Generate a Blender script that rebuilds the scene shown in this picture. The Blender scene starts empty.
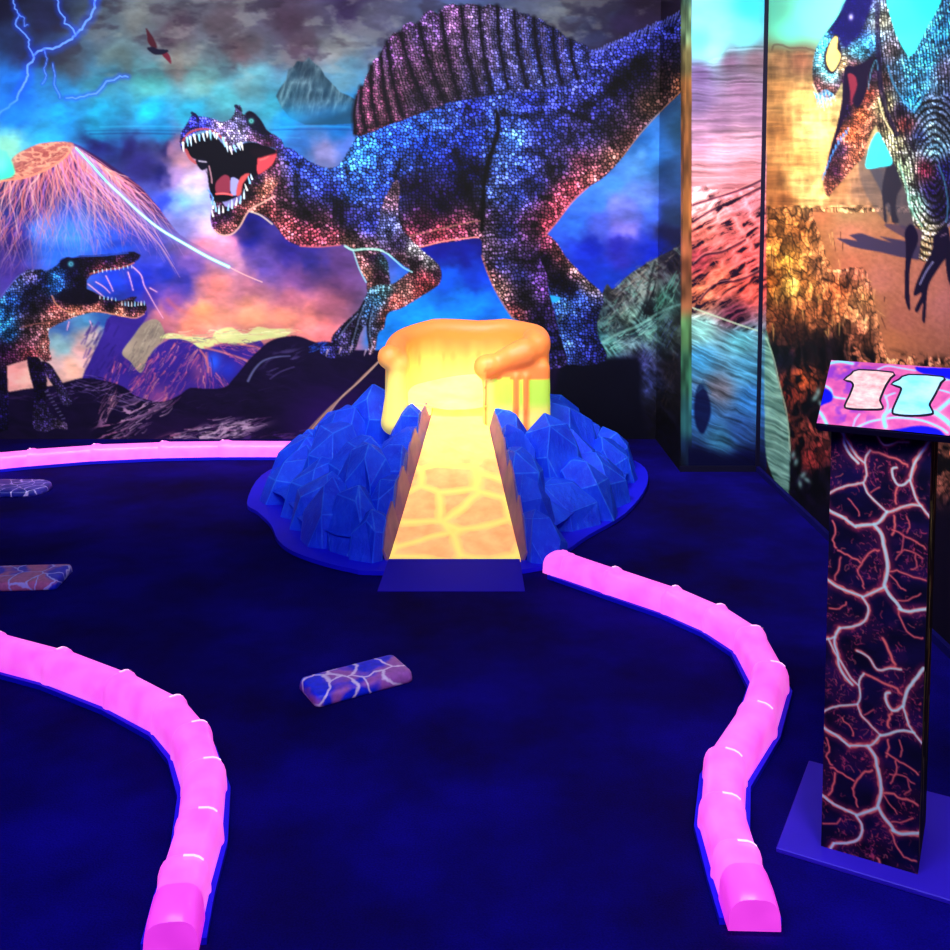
import numpy as np, math
# ---------------------------------------------------------------- mural artwork and some wall light falloff, painted by numpy into an array
CX0, CY0, CX1, CY1, CS = -30, -45, 1135, 560, 2
CW, CH = (CX1-CX0)*CS, (CY1-CY0)*CS
XX, YY = np.meshgrid((np.arange(CW)/CS+CX0).astype(np.float32), (np.arange(CH)/CS+CY0).astype(np.float32))
rs = np.random.RandomState(7); rj = np.random.RandomState(3)
LAT = rs.rand(256, 256).astype(np.float32)
def vnoise(x, y, k=0):
    x = x+k*17.3; y = y+k*31.7
    xi = np.floor(x).astype(np.int32); yi = np.floor(y).astype(np.int32)
    fx = x-xi; fy = y-yi
    fx = fx*fx*(3-2*fx); fy = fy*fy*(3-2*fy)
    a = LAT[yi & 255, xi & 255]; b = LAT[yi & 255, (xi+1) & 255]
    c = LAT[(yi+1) & 255, xi & 255]; d = LAT[(yi+1) & 255, (xi+1) & 255]
    return (a+(b-a)*fx)*(1-fy)+(c+(d-c)*fx)*fy
def fbm(x, y, o=4, k=0):
    s = 0; a = .5; t = 0
    for i in range(o):
        s = s+a*vnoise(x, y, k+i*3); t += a; a *= .5; x = x*2.03; y = y*2.03
    return s/t
def ridge(x, y, o=4, k=0):
    s = 0; a = .5; t = 0
    for i in range(o):
        s = s+a*(1-np.abs(vnoise(x, y, k+i*3)*2-1)); t += a; a *= .5; x = x*2.1; y = y*2.1
    return s/t
def rot(a, x, y):
    c, s = math.cos(a), math.sin(a)
    return x*c+y*s, -x*s+y*c
def ss(a, b, x):
    t = np.clip((x-a)/(b-a), 0, 1); return t*t*(3-2*t)
def voro(x, y, k=0):
    xi = np.floor(x).astype(np.int32); yi = np.floor(y).astype(np.int32)
    d1 = np.full(x.shape, 9., np.float32); d2 = d1.copy(); h = d1*0
    for dy in (-1, 0, 1):
        for dx in (-1, 0, 1):
            a = xi+dx; b = yi+dy
            px = a+LAT[(b+k) & 255, a & 255]*.8+.1; py = b+LAT[(b+91) & 255, (a+57+k) & 255]*.8+.1
            d = (px-x)**2+(py-y)**2
            hh = LAT[(b+13) & 255, (a+5) & 255]
            n = d < d1
            d2 = np.where(n, d1, np.minimum(d2, d)); h = np.where(n, hh, h); d1 = np.where(n, d, d1)
    return np.sqrt(d1), np.sqrt(d2), h
def boxb(m, r):
    if r < 1: return m
    for ax in (0, 1):
        p = [(0, 0)]*m.ndim; p[ax] = (r+1, r)
        c = np.cumsum(np.pad(m, p, mode='edge'), axis=ax, dtype=np.float64)
        m = ((c[2*r+1:]-c[:-2*r-1]) if ax == 0 else (c[:, 2*r+1:]-c[:, :-2*r-1]))/(2*r+1)
    return m.astype(np.float32)
def smooth_pts(P, closed=True, n=4):
    P = [np.array(p, float) for p in P]; N = len(P); out = []
    for i in range(N if closed else N-1):
        g = (lambda j: P[j % N]) if closed else (lambda j: P[min(max(j, 0), N-1)])
        a, b, c, d = g(i-1), g(i), g(i+1), g(i+2)
        for t in np.arange(n)/n:
            out.append(.5*((2*b)+(-a+c)*t+(2*a-5*b+4*c-d)*t*t+(-a+3*b-3*c+d)*t**3))
    if not closed: out.append(P[-1])
    return out
def sub(x0, y0, x1, y1):
    return (slice(max(0, int((y0-CY0)*CS)), min(CH, int((y1-CY0)*CS)+1)), slice(max(0, int((x0-CX0)*CS)), min(CW, int((x1-CX0)*CS)+1)))
def poly(P, smooth=True, soft=1):
    if smooth: P = smooth_pts(P)
    m = np.zeros((CH, CW), np.float32)
    xs = [p[0] for p in P]; ys = [p[1] for p in P]; g = 2+soft
    s = sub(min(xs)-g, min(ys)-g, max(xs)+g, max(ys)+g)
    x = XX[s]; y = YY[s]; ins = np.zeros(x.shape, bool); n = len(P)
    for i in range(n):
        ax, ay = P[i]; bx, by = P[(i+1) % n]
        if ay == by: continue
        c = (ay > y[:, 0]) != (by > y[:, 0])
        if not c.any(): continue
        ins[c] ^= x[c] < (bx-ax)*(y[c]-ay)/(by-ay)+ax
    m[s] = boxb(ins.astype(np.float32), soft)
    return m
C = np.zeros((CH, CW, 3), np.float32)
def lerp(m, col):
    r = np.flatnonzero(m.any(1))
    if not len(r): return
    c = np.flatnonzero(m.any(0)); s = (slice(r[0], r[-1]+1), slice(c[0], c[-1]+1))
    col = np.asarray(col, np.float32)
    if col.ndim == 3: col = col[s]
    C[s] += (col-C[s])*m[s].astype(np.float32)[..., None]
def stroke(P, w, col, a=1., smooth=True, w2=None, soft=.6):
    if smooth: P = smooth_pts(P, False)
    xs = [p[0] for p in P]; ys = [p[1] for p in P]; w2 = w if w2 is None else w2; M = max(w, w2)/2+soft+1
    s = sub(min(xs)-M, min(ys)-M, max(xs)+M, max(ys)+M); oy, ox = s[0].start, s[1].start
    if s[0].stop <= oy or s[1].stop <= ox: return
    best = np.zeros((s[0].stop-oy, s[1].stop-ox), np.float32); n = len(P)-1
    for i in range(n):
        ax, ay = P[i]; bx, by = P[i+1]; dx, dy = bx-ax, by-ay; L = dx*dx+dy*dy+1e-6
        q = sub(min(ax, bx)-M, min(ay, by)-M, max(ax, bx)+M, max(ay, by)+M)
        if q[0].stop <= q[0].start or q[1].stop <= q[1].start: continue
        x = XX[q]; y = YY[q]
        t = np.clip(((x-ax)*dx+(y-ay)*dy)/L, 0, 1)
        d = np.hypot(x-ax-t*dx, y-ay-t*dy); ww = (w+(w2-w)*(i+t)/n)/2
        v = best[q[0].start-oy:q[0].stop-oy, q[1].start-ox:q[1].stop-ox]
        np.maximum(v, np.clip((ww-d)/soft+.5, 0, 1), out=v)
    C[s] += (np.asarray(col, np.float32)-C[s])*(best*a)[..., None]
def hatch(P0, P1, wd, n_, cols, a=.7, lw=1.4, wig=2.5, ln=14):
    dx, dy = P1[0]-P0[0], P1[1]-P0[1]; L = math.hypot(dx, dy); ux, uy = dx/L, dy/L
    for i in range(n_):
        t = rj.rand(); o = rj.normal()*wd*.5*math.sin(math.pi*(.15+.7*t)); x = P0[0]+dx*t-uy*o; y = P0[1]+dy*t+ux*o; l = rj.uniform(.4, 1.3)*ln
        stroke([(x, y), (x+ux*l*.5+rj.uniform(-1, 1)*wig*.4, y+uy*l*.5+rj.uniform(-1, 1)*wig*.5), (x+ux*l+rj.uniform(-1, 1)*wig*.4, y+uy*l+rj.uniform(-1, 1)*wig)], rj.uniform(.4, 1)*lw, cols[i % len(cols)], a*rj.uniform(.4, 1), w2=.3, soft=.8)
def glow(x0, y0, rx, ry, col, a=1., ang=0):
    s = sub(x0-3*max(rx, ry), y0-3*max(rx, ry), x0+3*max(rx, ry), y0+3*max(rx, ry))
    u, v = rot(ang, XX[s]-x0, YY[s]-y0)
    m = np.exp(-(u/rx)**2-(v/ry)**2)*a
    C[s] += (np.asarray(col, np.float32)-C[s])*m[..., None]
def field(SW, p=3.2, s=4):
    st = 8; x = XX[::st, ::st]; y = YY[::st, ::st]
    acc = np.zeros(x.shape+(3,), np.float32); tw = 0
    for q in SW:
        w = 1/(((x-q[0])**2+(y-q[1])**2+s*s)**(p/2)); acc += w[..., None]*np.array(q[2:5], np.float32); tw = tw+w
    acc /= tw[..., None]
    gy = np.minimum(np.arange(CH)/st, x.shape[0]-1.001); gx = np.minimum(np.arange(CW)/st, x.shape[1]-1.001)
    iy = gy.astype(int); ix = gx.astype(int); fy = (gy-iy)[:, None, None].astype(np.float32); fx = (gx-ix)[None, :, None].astype(np.float32)
    A = acc[iy]*(1-fy)+acc[iy+1]*fy
    return A[:, ix]*(1-fx)+A[:, ix+1]*fx
def mulC(m, s=None):
    global C
    C *= m[..., None]
WX = (fbm(XX/16, YY/16, 3, 5)-.5)*2; WY = (fbm(XX/16, YY/16, 3, 9)-.5)*2
def warp(A, amp):
    iy = np.clip(np.arange(CH)[:, None]+WY*amp*CS, 0, CH-1).astype(np.int32)
    ix = np.clip(np.arange(CW)[None, :]+WX*amp*CS, 0, CW-1).astype(np.int32)
    return A[iy, ix]

# ---- storm sky, sea, smoke and lava light of the long mural
SKY = [(0,0,14,14,44),(45,15,26,30,62),(25,45,30,42,84),(70,62,58,70,84),(100,25,72,84,96),(140,15,98,104,104),(120,55,88,110,112),(175,35,84,70,84),(225,20,76,68,78),(180,62,112,110,106),
(240,50,84,70,78),(290,20,58,44,62),(300,48,74,60,76),(335,50,112,116,118),(350,10,48,36,72),(372,20,70,70,90),(20,92,24,104,200),(60,95,36,120,176),(100,90,52,120,140),(150,85,70,150,150),
(200,82,96,150,148),(250,80,84,140,150),(340,80,84,130,150),(350,100,40,130,190),(15,115,30,140,240),(60,118,28,150,225),(100,112,30,170,215),(150,112,24,160,200),(190,112,40,150,180),(225,100,70,150,160),
(270,110,50,140,160),(100,128,24,140,180),(10,140,120,190,170),(45,132,40,150,200),(160,131,20,120,170),(290,125,20,120,170),(340,126,10,100,170),
(100,145,26,26,92),(130,150,30,26,92),(165,148,24,24,84),(160,175,26,28,104),(140,170,44,40,120),(300,143,40,90,150),(325,152,130,130,180),(345,146,70,100,170),
(172,148,150,110,140),(182,160,190,140,155),(176,178,160,130,180),(195,180,210,190,215),(200,200,150,170,230),(180,205,110,160,230),(175,220,130,130,200),(205,225,190,170,220),(222,240,240,140,165),(205,245,230,140,160),(165,205,40,60,170),
(248,225,22,20,110),(255,240,28,30,130),(290,250,44,36,130),(310,258,50,44,130),(265,265,90,70,150),(335,262,90,60,120),(300,275,110,70,130),(335,285,100,62,110),(230,265,210,150,180),(250,285,190,120,140),(215,285,235,140,130),(250,310,245,160,130),(290,300,170,100,120),(285,320,244,150,130),(310,322,240,140,130),(330,305,170,100,120),(322,335,240,130,130),(205,310,248,160,110),(190,270,120,90,180),
(60,205,54,90,200),(30,205,40,36,120),(15,240,60,40,130),(5,270,80,60,160),(45,225,70,130,230),(75,235,60,140,245),(60,255,50,110,230),(100,240,46,96,220),(120,250,40,70,190),(150,245,60,70,180),(110,285,28,60,190),(140,285,24,44,170),(165,275,30,50,170),(180,285,60,60,170),(175,298,130,80,150),(150,300,60,44,140),(165,315,200,120,130),(190,325,246,150,120),
(60,325,70,120,190),(85,322,80,150,190),(60,345,150,200,200),(80,350,230,180,170),(70,370,244,190,160),(90,340,200,180,170),(50,360,240,200,190),(15,372,250,170,160),(30,380,250,190,170),(105,325,40,90,160),
(440,250,16,20,120),(465,255,14,24,130),(475,275,16,60,190),(450,280,16,90,220),(420,310,22,150,250),(470,300,20,140,250),(445,330,24,160,252),(395,330,20,140,240),(480,240,16,20,110),(500,330,20,120,230),
(600,10,58,62,90),(560,8,80,86,100),(640,8,38,26,54),(600,30,50,54,90),(625,25,44,34,70),(680,5,30,20,50),(690,130,40,80,110),(640,140,34,90,150),(655,155,60,130,200),(635,165,80,140,200),(615,185,66,130,210),(595,200,60,120,210),(640,195,90,120,190),(620,210,110,120,210),(570,222,50,110,220),(600,225,80,100,210),(625,228,130,120,210),(650,215,70,110,220),(590,245,16,36,170),(620,245,40,40,170),(625,255,50,50,180),(650,250,16,40,180),(610,275,18,60,190),(640,270,20,60,190),(590,265,20,50,190),(670,170,50,90,140),(675,215,44,66,100),(670,235,30,30,60)]
C = field(SKY)
C = warp(C, 9)
n = fbm(XX/34, YY/16, 5, 2); mulC((.72+.56*n)*(1+.16*(fbm(XX/7, YY/4, 3, 8)-.5)))
lerp(ss(.56, .72, fbm(XX/40, YY/18, 5, 21))*ss(85, 55, YY)*.45, (36, 26, 44))
lerp(ss(.55, .75, fbm(XX/22, YY/12, 5, 33))*ss(110, 60, YY)*.35*ss(60, 130, XX), (140, 146, 140))
# horizon line and sea streaks
for a, b, y, col in ((85, 190, 131, (20, 60, 110)), (90, 175, 134, (16, 24, 80)), (270, 356, 130, (10, 50, 120)), (260, 300, 138, (60, 150, 200)), (280, 350, 127, (40, 170, 220)), (100, 185, 127, (50, 180, 220))):
    stroke([(a, y), ((a+b)/2, y-.8), (b, y)], 1.4, col, .4, soft=1.4)
# island
m = poly([(276,96),(280,88),(286,80),(288,70),(294,66),(297,61),(304,62),(309,57),(314,63),(320,67),(325,76),(333,84),(340,92),(350,96),(360,103),(358,123),(330,125),(306,125),(290,118),(282,108)], smooth=False)
t = ridge(XX/7+YY/30, YY/22, 4, 4)
lerp(m*.8*ss(124, 96, YY), np.stack([10+105*t**2, 34+110*t**2, 50+100*t**2], -1)); lerp(m*ss(108, 122, YY+.3*(XX-330))*.7, (14, 40, 60)); lerp(m*ss(100, 126, YY)*.3, (20, 110, 140))
# pterosaur
for P, c in (([(146,28),(150,33),(155,41),(157,48),(152,47),(148,42),(147,35)], (64,20,36)), ([(160,52),(165,51),(170,56),(171,64),(167,60),(163,56)], (96,28,48)), ([(147,48),(153,47),(158,49),(168,50),(166,53),(158,55),(152,53)], (16,14,40))):
    lerp(poly(P), c)
# lightning
LB = [([(95,0),(94,10),(91,17),(86,22),(82,29),(76,33),(72,39),(63,44),(53,49),(44,49),(38,51),(34,56),(32,62),(28,66),(28,75),(24,83),(19,92),(17,99),(8,107),(0,113),(-20,118)], 1.9),
 ([(55,-10),(58,2),(60,12),(65,18),(64,23),(71,27),(75,34)], 1.3), ([(9,-12),(13,0),(15,8),(19,15),(15,22),(17,27),(23,33),(29,40),(29,47),(33,55)], 1.2), ([(19,15),(25,18),(24,26),(28,25)], .7),
 ([(128,77),(120,76),(114,80),(106,82),(101,88),(97,93),(88,95),(76,98),(66,98)], 1.0), ([(44,50),(47,58),(44,68),(47,76),(42,84)], .6), ([(52,64),(55,75),(54,84),(58,92),(60,98)], .6), ([(95,-30),(97,-15),(95,0)], 1.8)]
rj = np.random.RandomState(3)
for P, w in LB:
    Q = []
    for i in range(len(P)-1):
        for t in (0, .35, .7):
            Q.append((P[i][0]*(1-t)+P[i+1][0]*t+rj.uniform(-.8, .8), P[i][1]*(1-t)+P[i+1][1]*t+rj.uniform(-.8, .8)))
    Q.append(P[-1])
    stroke(Q, w*6, (30, 70, 230), .35, False, soft=w*3); stroke(Q, w, (110, 160, 255), .9, False); 
glow(10, 108, 24, 14, (30, 130, 250), .5)

# ---- volcano cone
def streaks(x0, y0, fr, k, sharp=.82, rf=34):
    th = np.arctan2(XX-x0, YY-y0); r = np.hypot(XX-x0, YY-y0)
    w = (fbm(XX/13, YY/13, 3, k)-.5)*.16
    return ss(sharp, sharp+.14, 1-np.abs(vnoise((th+w)*fr, r/rf, k)*2-1)), th, r
m = poly([(-60,180),(0,180),(13,158),(39,145),(71,143),(90,152),(112,166),(137,184),(158,207),(180,235),(215,262),(150,300),(60,330),(-60,330)])
cone = m*ss(300, 215, YY)
lerp(m*ss(225, 160, YY-.2*XX)*.95, (56, 24, 76)); lerp(m*.35*ss(20, -20, XX)*ss(290, 230, YY), (30, 16, 70))
RIM = smooth_pts([(-40,188),(0,181),(27,177),(47,169),(63,159),(73,147),(84,153),(100,164),(120,178)], False, 6)
CS0 = C.copy()
for i in range(560):
    k = rj.rand()*(len(RIM)-1.01); a, b = RIM[int(k)], RIM[int(k)+1]; f = k-int(k); x = a[0]*(1-f)+b[0]*f; y = a[1]*(1-f)+b[1]*f
    if i % 3 == 0: x += rj.uniform(-16, 10); y += rj.uniform(5, 85)
    an = math.atan2(y-95, x-52)+rj.uniform(-.12, .12); P = [(x, y)]; L = int(rj.uniform(4, 22 if i % 3 else 14))
    for q in range(L):
        an += rj.uniform(-.5, .5); an = an*.8+.2*math.atan2(y-80, (x-52)*.9); x += math.cos(an)*5; y += math.sin(an)*5; P.append((x, y))
    if y < 305: stroke(P, rj.uniform(.7, 1.5), [(236,140,130),(250,190,180),(190,120,200),(220,120,110)][i % 4], rj.uniform(.3, .75), False, w2=.3, soft=.8)
glow(75, 225, 24, 26, (60, 130, 245), .45); glow(60, 252, 30, 12, (50, 130, 245), .5)
C[:] = C*cone[..., None]+CS0*(1-cone[..., None])
# fine curved sparks on the right flank
for i in range(110):
    u = rj.rand(); x0 = 74+u*70; y0 = 148+u*52+rj.uniform(-4, 30); L = rj.uniform(15, 60)
    P = [(x0, y0), (x0+L*.42, y0+L*.42), (x0+L*.75, y0+L*.95)]
    stroke(P, rj.uniform(.4, .9), (225, 170, 180) if i % 3 else (190, 150, 230), rj.uniform(.3, .75), w2=.2, soft=.8)
stroke([(75,146),(95,158),(118,175),(140,190),(160,210)], .8, (240,150,150), .6)
# crater
lerp(poly([(0,180),(13,158),(25,150),(39,144),(55,142),(73,143),(72,150),(64,158),(48,168),(27,176)]), np.stack([150+50*n, 70+60*n, 70+50*n], -1)); hatch((14,172),(64,150),9,90,[(230,160,120),(110,50,60),(250,200,160)],.6,1.2,3,8)
lerp(ss(.6, .8, ridge(XX/9, YY/5, 3, 3))*poly([(0,180),(13,158),(25,150),(39,144),(55,142),(73,143),(72,150),(64,158),(48,168),(27,176)])*.6, (250, 190, 150))
stroke([(-30,184),(0,181),(27,177),(47,169),(63,159),(73,147)], 2.2, (240, 150, 120), .9)
lerp(poly([(-40,140),(2,150),(8,155),(13,165),(14,175),(0,180),(-40,184)], soft=2), (70, 240, 190)); glow(0, 165, 8, 9, (120, 255, 220), .8); glow(2, 150, 14, 14, (150, 230, 190), .5)
P = [(76,148),(90,163),(108,183),(122,196),(140,213),(160,229),(185,244),(208,257),(229,267)]
stroke(P, 9, (120, 120, 210), .35, soft=5); stroke(P, 1.6, (150, 245, 225), 1, w2=3.2); stroke(P[2:], .8, (230, 255, 220), .9, w2=1.4)
stroke([(229,267),(245,275),(262,282)], 1.2, (240, 190, 180), .8)
# lava lightning under the young dinosaur's jaw
for P in ([(133,267),(141,275),(144,285),(150,296),(155,305),(163,318)], [(96,282),(104,287),(110,293)], [(106,276),(111,286),(113,291)], [(128,272),(131,282),(133,290)], [(90,321),(92,327)], [(69,322),(67,330)], [(88,284),(98,292),(104,297)], [(150,288),(157,292)]):
    stroke(P, 2.2, (180, 120, 200), .4, soft=2); stroke(P, 1.0, (245, 190, 200), .9, w2=.6)
# purple ridge with lava lines
m = poly([(80,385),(84,374),(94,352),(103,333),(111,316),(147,312),(134,335),(123,352),(131,362),(141,372),(152,352),(168,340),(184,337),(205,348),(222,344),(240,346),(262,342),(262,400),(80,400)])
lerp(m, np.stack([44+26*n, 28+20*n, 120+40*n], -1))
sm = poly([(100,400),(108,366),(124,352),(140,372),(155,348),(182,337),(206,347),(214,360),(235,372),(226,395),(160,410)], soft=3)
u, v = rot(.5, XX, YY)
l = ss(.74, .9, ridge(u/5+WX*1.2, v/24, 3, 11))
lerp(sm*l*.3, (180, 80, 150)); SMK = sm
glow(158, 398, 16, 12, (220, 110, 130), .4); glow(200, 370, 10, 14, (170, 90, 130), .5)
glow(214, 362, 7, 10, (40, 100, 240), .9); glow(228, 370, 9, 9, (30, 60, 200), .7)
lerp(poly([(122,353),(133,337),(144,323),(158,320),(165,337),(155,348),(148,358),(141,373),(131,362)]), np.stack([120+90*n, 112+80*n, 100+60*n], -1))
m = poly([(160,338),(170,333),(186,336),(200,337),(211,338),(216,331),(230,327),(238,331),(246,334),(257,327),(272,329),(290,329),(286,336),(262,340),(240,345),(221,343),(203,349),(192,343),(180,339)])
lerp(m, np.stack([190+60*n, 200+50*n, 130+40*n], -1))
for P in ([(238,344),(256,347),(268,352),(282,340)], [(205,348),(222,352),(240,358),(252,362)], [(290,330),(303,333),(316,342)], [(200,350),(207,360),(208,372)]):
    stroke(P, 2, (240, 140, 120), .7, soft=1.5)
stroke([(168,300),(180,310),(205,318),(215,325)], 4, (240, 120, 100), .35, soft=4); glow(250, 318, 50, 9, (252, 170, 120), .5)

PK = [(236,120,140),(250,170,150),(200,90,150),(220,120,110),(50,24,110)]
for P0, P1, w, n_ in (((178,340),(140,400),12,60), ((200,345),(165,400),12,60), ((206,350),(208,392),10,30), ((118,362),(108,388),9,40), ((160,352),(128,394),8,45), ((212,345),(258,350),5,30), ((222,350),(250,366),5,22), ((216,372),(226,386),6,20)):
    hatch(P0, P1, w, n_, PK, .75, 1.3, 3, 11)
hatch((160,322),(134,366),14,90,[(190,180,150),(110,110,100),(210,200,170),(90,80,90)],.5,1.3,2,8)
hatch((166,336),(292,331),6,90,[(240,240,180),(220,150,120),(190,210,150),(250,250,200)],.6,1.4,2,12)
hatch((170,342),(262,346),6,50,[(90,50,110),(60,30,110),(200,110,110)],.6,1.4,3,10)
for i in range(60):
    x = rj.uniform(84, 120); y = rj.uniform(318, 375); stroke([(x, y), (x-rj.uniform(2, 6), y+rj.uniform(4, 10))], 1.6, (70,44,150) if i % 2 else (34,20,100), .4, soft=1.4)
# ---- rocks in the foreground
def rocktex(ang, sx, sy, k):
    u, v = rot(ang, XX+WX*3, YY+WY*3)
    return ridge(u/sx, v/sy, 4, k)
m = poly([(-60,398),(0,393),(26,389),(50,386),(66,382),(84,378),(106,381),(124,387),(136,396),(160,402),(178,396),(190,388),(208,389),(225,387),(233,379),(240,371),(248,361),(257,352),(267,343),(278,338),(297,336),(315,342),(330,342),(345,350),(380,350),(400,352),(430,345),(560,345),(585,352),(600,400),(640,560),(-60,560)], soft=1)
t = rocktex(.25, 26, 7, 6)
lerp(m, np.stack([10+16*t, 4+8*t, 34+22*t], -1))
lerp(m*ss(260, 330, XX)*ss(360, 430, YY)*ss(460, 400, XX)*.8, (54, 16, 110))
lerp(m*ss(110, 150, XX)*ss(400, 440, YY)*ss(300, 230, XX)*.4, (60, 24, 90))
hl = rocktex(-.35, 22, 4.2, 2)
reg = lambda x, y, a, b, an=0: np.exp(-((rot(an, XX-x, YY-y)[0]/a)**2+(rot(an, XX-x, YY-y)[1]/b)**2)**2)
for x, y, a, b, an, col, th in ((132,412,34,9,-.35,(200,160,190),.62),(112,432,18,16,-.9,(180,120,160),.62),(222,431,42,9,-.18,(210,180,200),.55),(120,392,40,10,.1,(120,90,140),.72),(176,440,30,8,-.3,(190,120,150),.66),(70,392,40,8,0,(100,80,140),.74),(282,362,22,12,-.5,(80,70,120),.7),(268,440,30,8,.0,(90,50,130),.68)):
    lerp(m*reg(x, y, a, b, an)*ss(th, th+.16, hl)*.9, col)
DK = (8, 4, 26)
hatch((104,440),(165,404),15,70,[(200,160,190),(230,200,215),DK,(150,90,130)]); hatch((168,438),(258,424),11,80,[(210,180,200),(240,220,230),DK,(150,100,140)],lw=1.6)
hatch((70,385),(140,400),16,50,[(110,90,150),(150,130,180),DK]); hatch((0,400),(90,395),10,40,[(90,60,120),(60,30,90),DK],.5); hatch((240,441),(320,436),7,30,[(150,90,140),(90,50,110)],.5)
hatch((100,420),(112,400),9,26,[(190,130,150),(230,180,190)],.6); hatch((150,415),(290,395),14,50,[(60,40,90),(40,24,70),DK],.5)
stroke([(248,381),(254,370),(263,361),(276,357),(290,356)], 2.4, (120, 130, 170), .75, w2=1, soft=1.2)
stroke([(270,379),(280,372),(294,367)], 1.4, (90, 80, 130), .6)
# roots beside the rock mound
for i in range(9):
    o = (i-4)*1.6
    P = [(306+o*1.5, 440+abs(o)*.5), (318+o, 424-o*.4), (334+o*1.1, 404-o), (352+o, 388-o*.9), (372+o*.7, 368-o*.6), (388, 352-o*.4)]
    stroke(P, rj.uniform(.9, 1.8), [(190,150,130),(120,80,70),(220,190,170)][i % 3], .85, w2=1)
# right rock shoulder
m = poly([(590,345),(598,300),(602,294),(607,284),(612,289),(618,285),(624,279),(634,271),(647,263),(660,256),(672,250),(686,243),(720,225),(720,560),(560,560),(560,372)])
t = rocktex(-.75, 9, 22, 12); g = rocktex(-.75, 4, 10, 17)
RS = field([(620,300,120,120,130),(630,315,150,190,170),(645,290,130,120,120),(615,330,60,80,90),(660,275,90,80,90),(665,300,90,150,130),(652,310,30,50,60),(640,325,40,70,80),(680,270,70,60,60),(680,330,60,70,60),(650,330,110,160,150),(610,345,100,170,160),(630,345,110,140,150),(640,360,70,70,130),(650,380,60,70,130),(620,370,14,16,60),(600,380,2,2,26),(670,370,46,40,50),(680,400,30,28,34),(650,420,10,8,34),(600,340,60,120,130),(600,310,12,14,34),(680,440,8,6,26),(620,440,2,2,26)], s=3)
lerp(m, RS*(.15+1.5*t*g)[..., None]); lerp(m*ss(.6, .85, t)*ss(365, 330, YY)*.35, (150, 210, 190))
hatch((602,330),(650,280),14,150,[(140,150,130),(170,190,170),(14,18,24),(30,40,46),(110,180,160)],.5,2.6,2,6)
hatch((612,296),(684,246),9,120,[(120,110,96),(60,56,60),(16,18,24),(160,150,136)],.55,2.2,2,6); hatch((608,350),(660,318),9,80,[(120,210,190),(180,230,215),(20,40,60)],.7,1.5,2,9)
hatch((636,374),(672,322),16,110,[(60,80,150),(100,120,190),(10,10,36)],.6,1.3,2,6); hatch((655,420),(686,340),14,110,[(50,40,40),(80,70,64),(12,10,20)],.6,1.3,2,7)
hatch((645,318),(652,295),5,20,[(16,20,28)],.8,2.5); hatch((655,312),(672,285),8,26,[(100,190,160),(150,220,190)],.6,2)
stroke([(600,344),(618,334),(640,325),(655,315),(672,307),(690,302)], 3, (150, 215, 195), .6, w2=1.5, soft=2)
stroke([(655,262),(649,285),(646,300),(638,318)], 2.5, (10, 14, 20), .6, soft=2)
lerp(poly([(560,364),(600,360),(622,358),(640,362),(641,400),(648,480),(560,480)], soft=5)*.93, (2, 2, 26))  # the mound's cast shadow, painted dark into the mural

# ---- scales and skin
def skin(mask, SW, cell=3.2, k=0, dark=.25, warp_=1.2, fold=None, s=3, hi=1.9):
    s0 = np.argwhere(mask > .01); y0, x0 = s0.min(0); y1, x1 = s0.max(0)+1
    sl = (slice(y0, y1), slice(x0, x1))
    d1, d2, h = voro((XX[sl]+WX[sl]*warp_)/cell, (YY[sl]+WY[sl]*warp_)/cell, k)
    e = ss(.08, .42, d2-d1)
    base = field(SW, 3.2, s)[sl]
    q = (dark+(1-dark)*e)*(.70+hi*.40*h**2)
    q = q*(.45+1.05*fbm(XX[sl]/9, YY[sl]/9, 3, k+2))
    if fold is not None: q = q*fold[sl]
    q = np.minimum(1.2*q**1.25, 1.7)*(.62+.6*ridge(XX[sl]/22, YY[sl]/13, 3, k+4))
    c = base*q[..., None]
    c = c+np.clip(q-1.5, 0, .6)[..., None]*base.mean(-1, keepdims=True)*.4
    C[sl] += (c-C[sl])*mask[sl][..., None]

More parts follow.
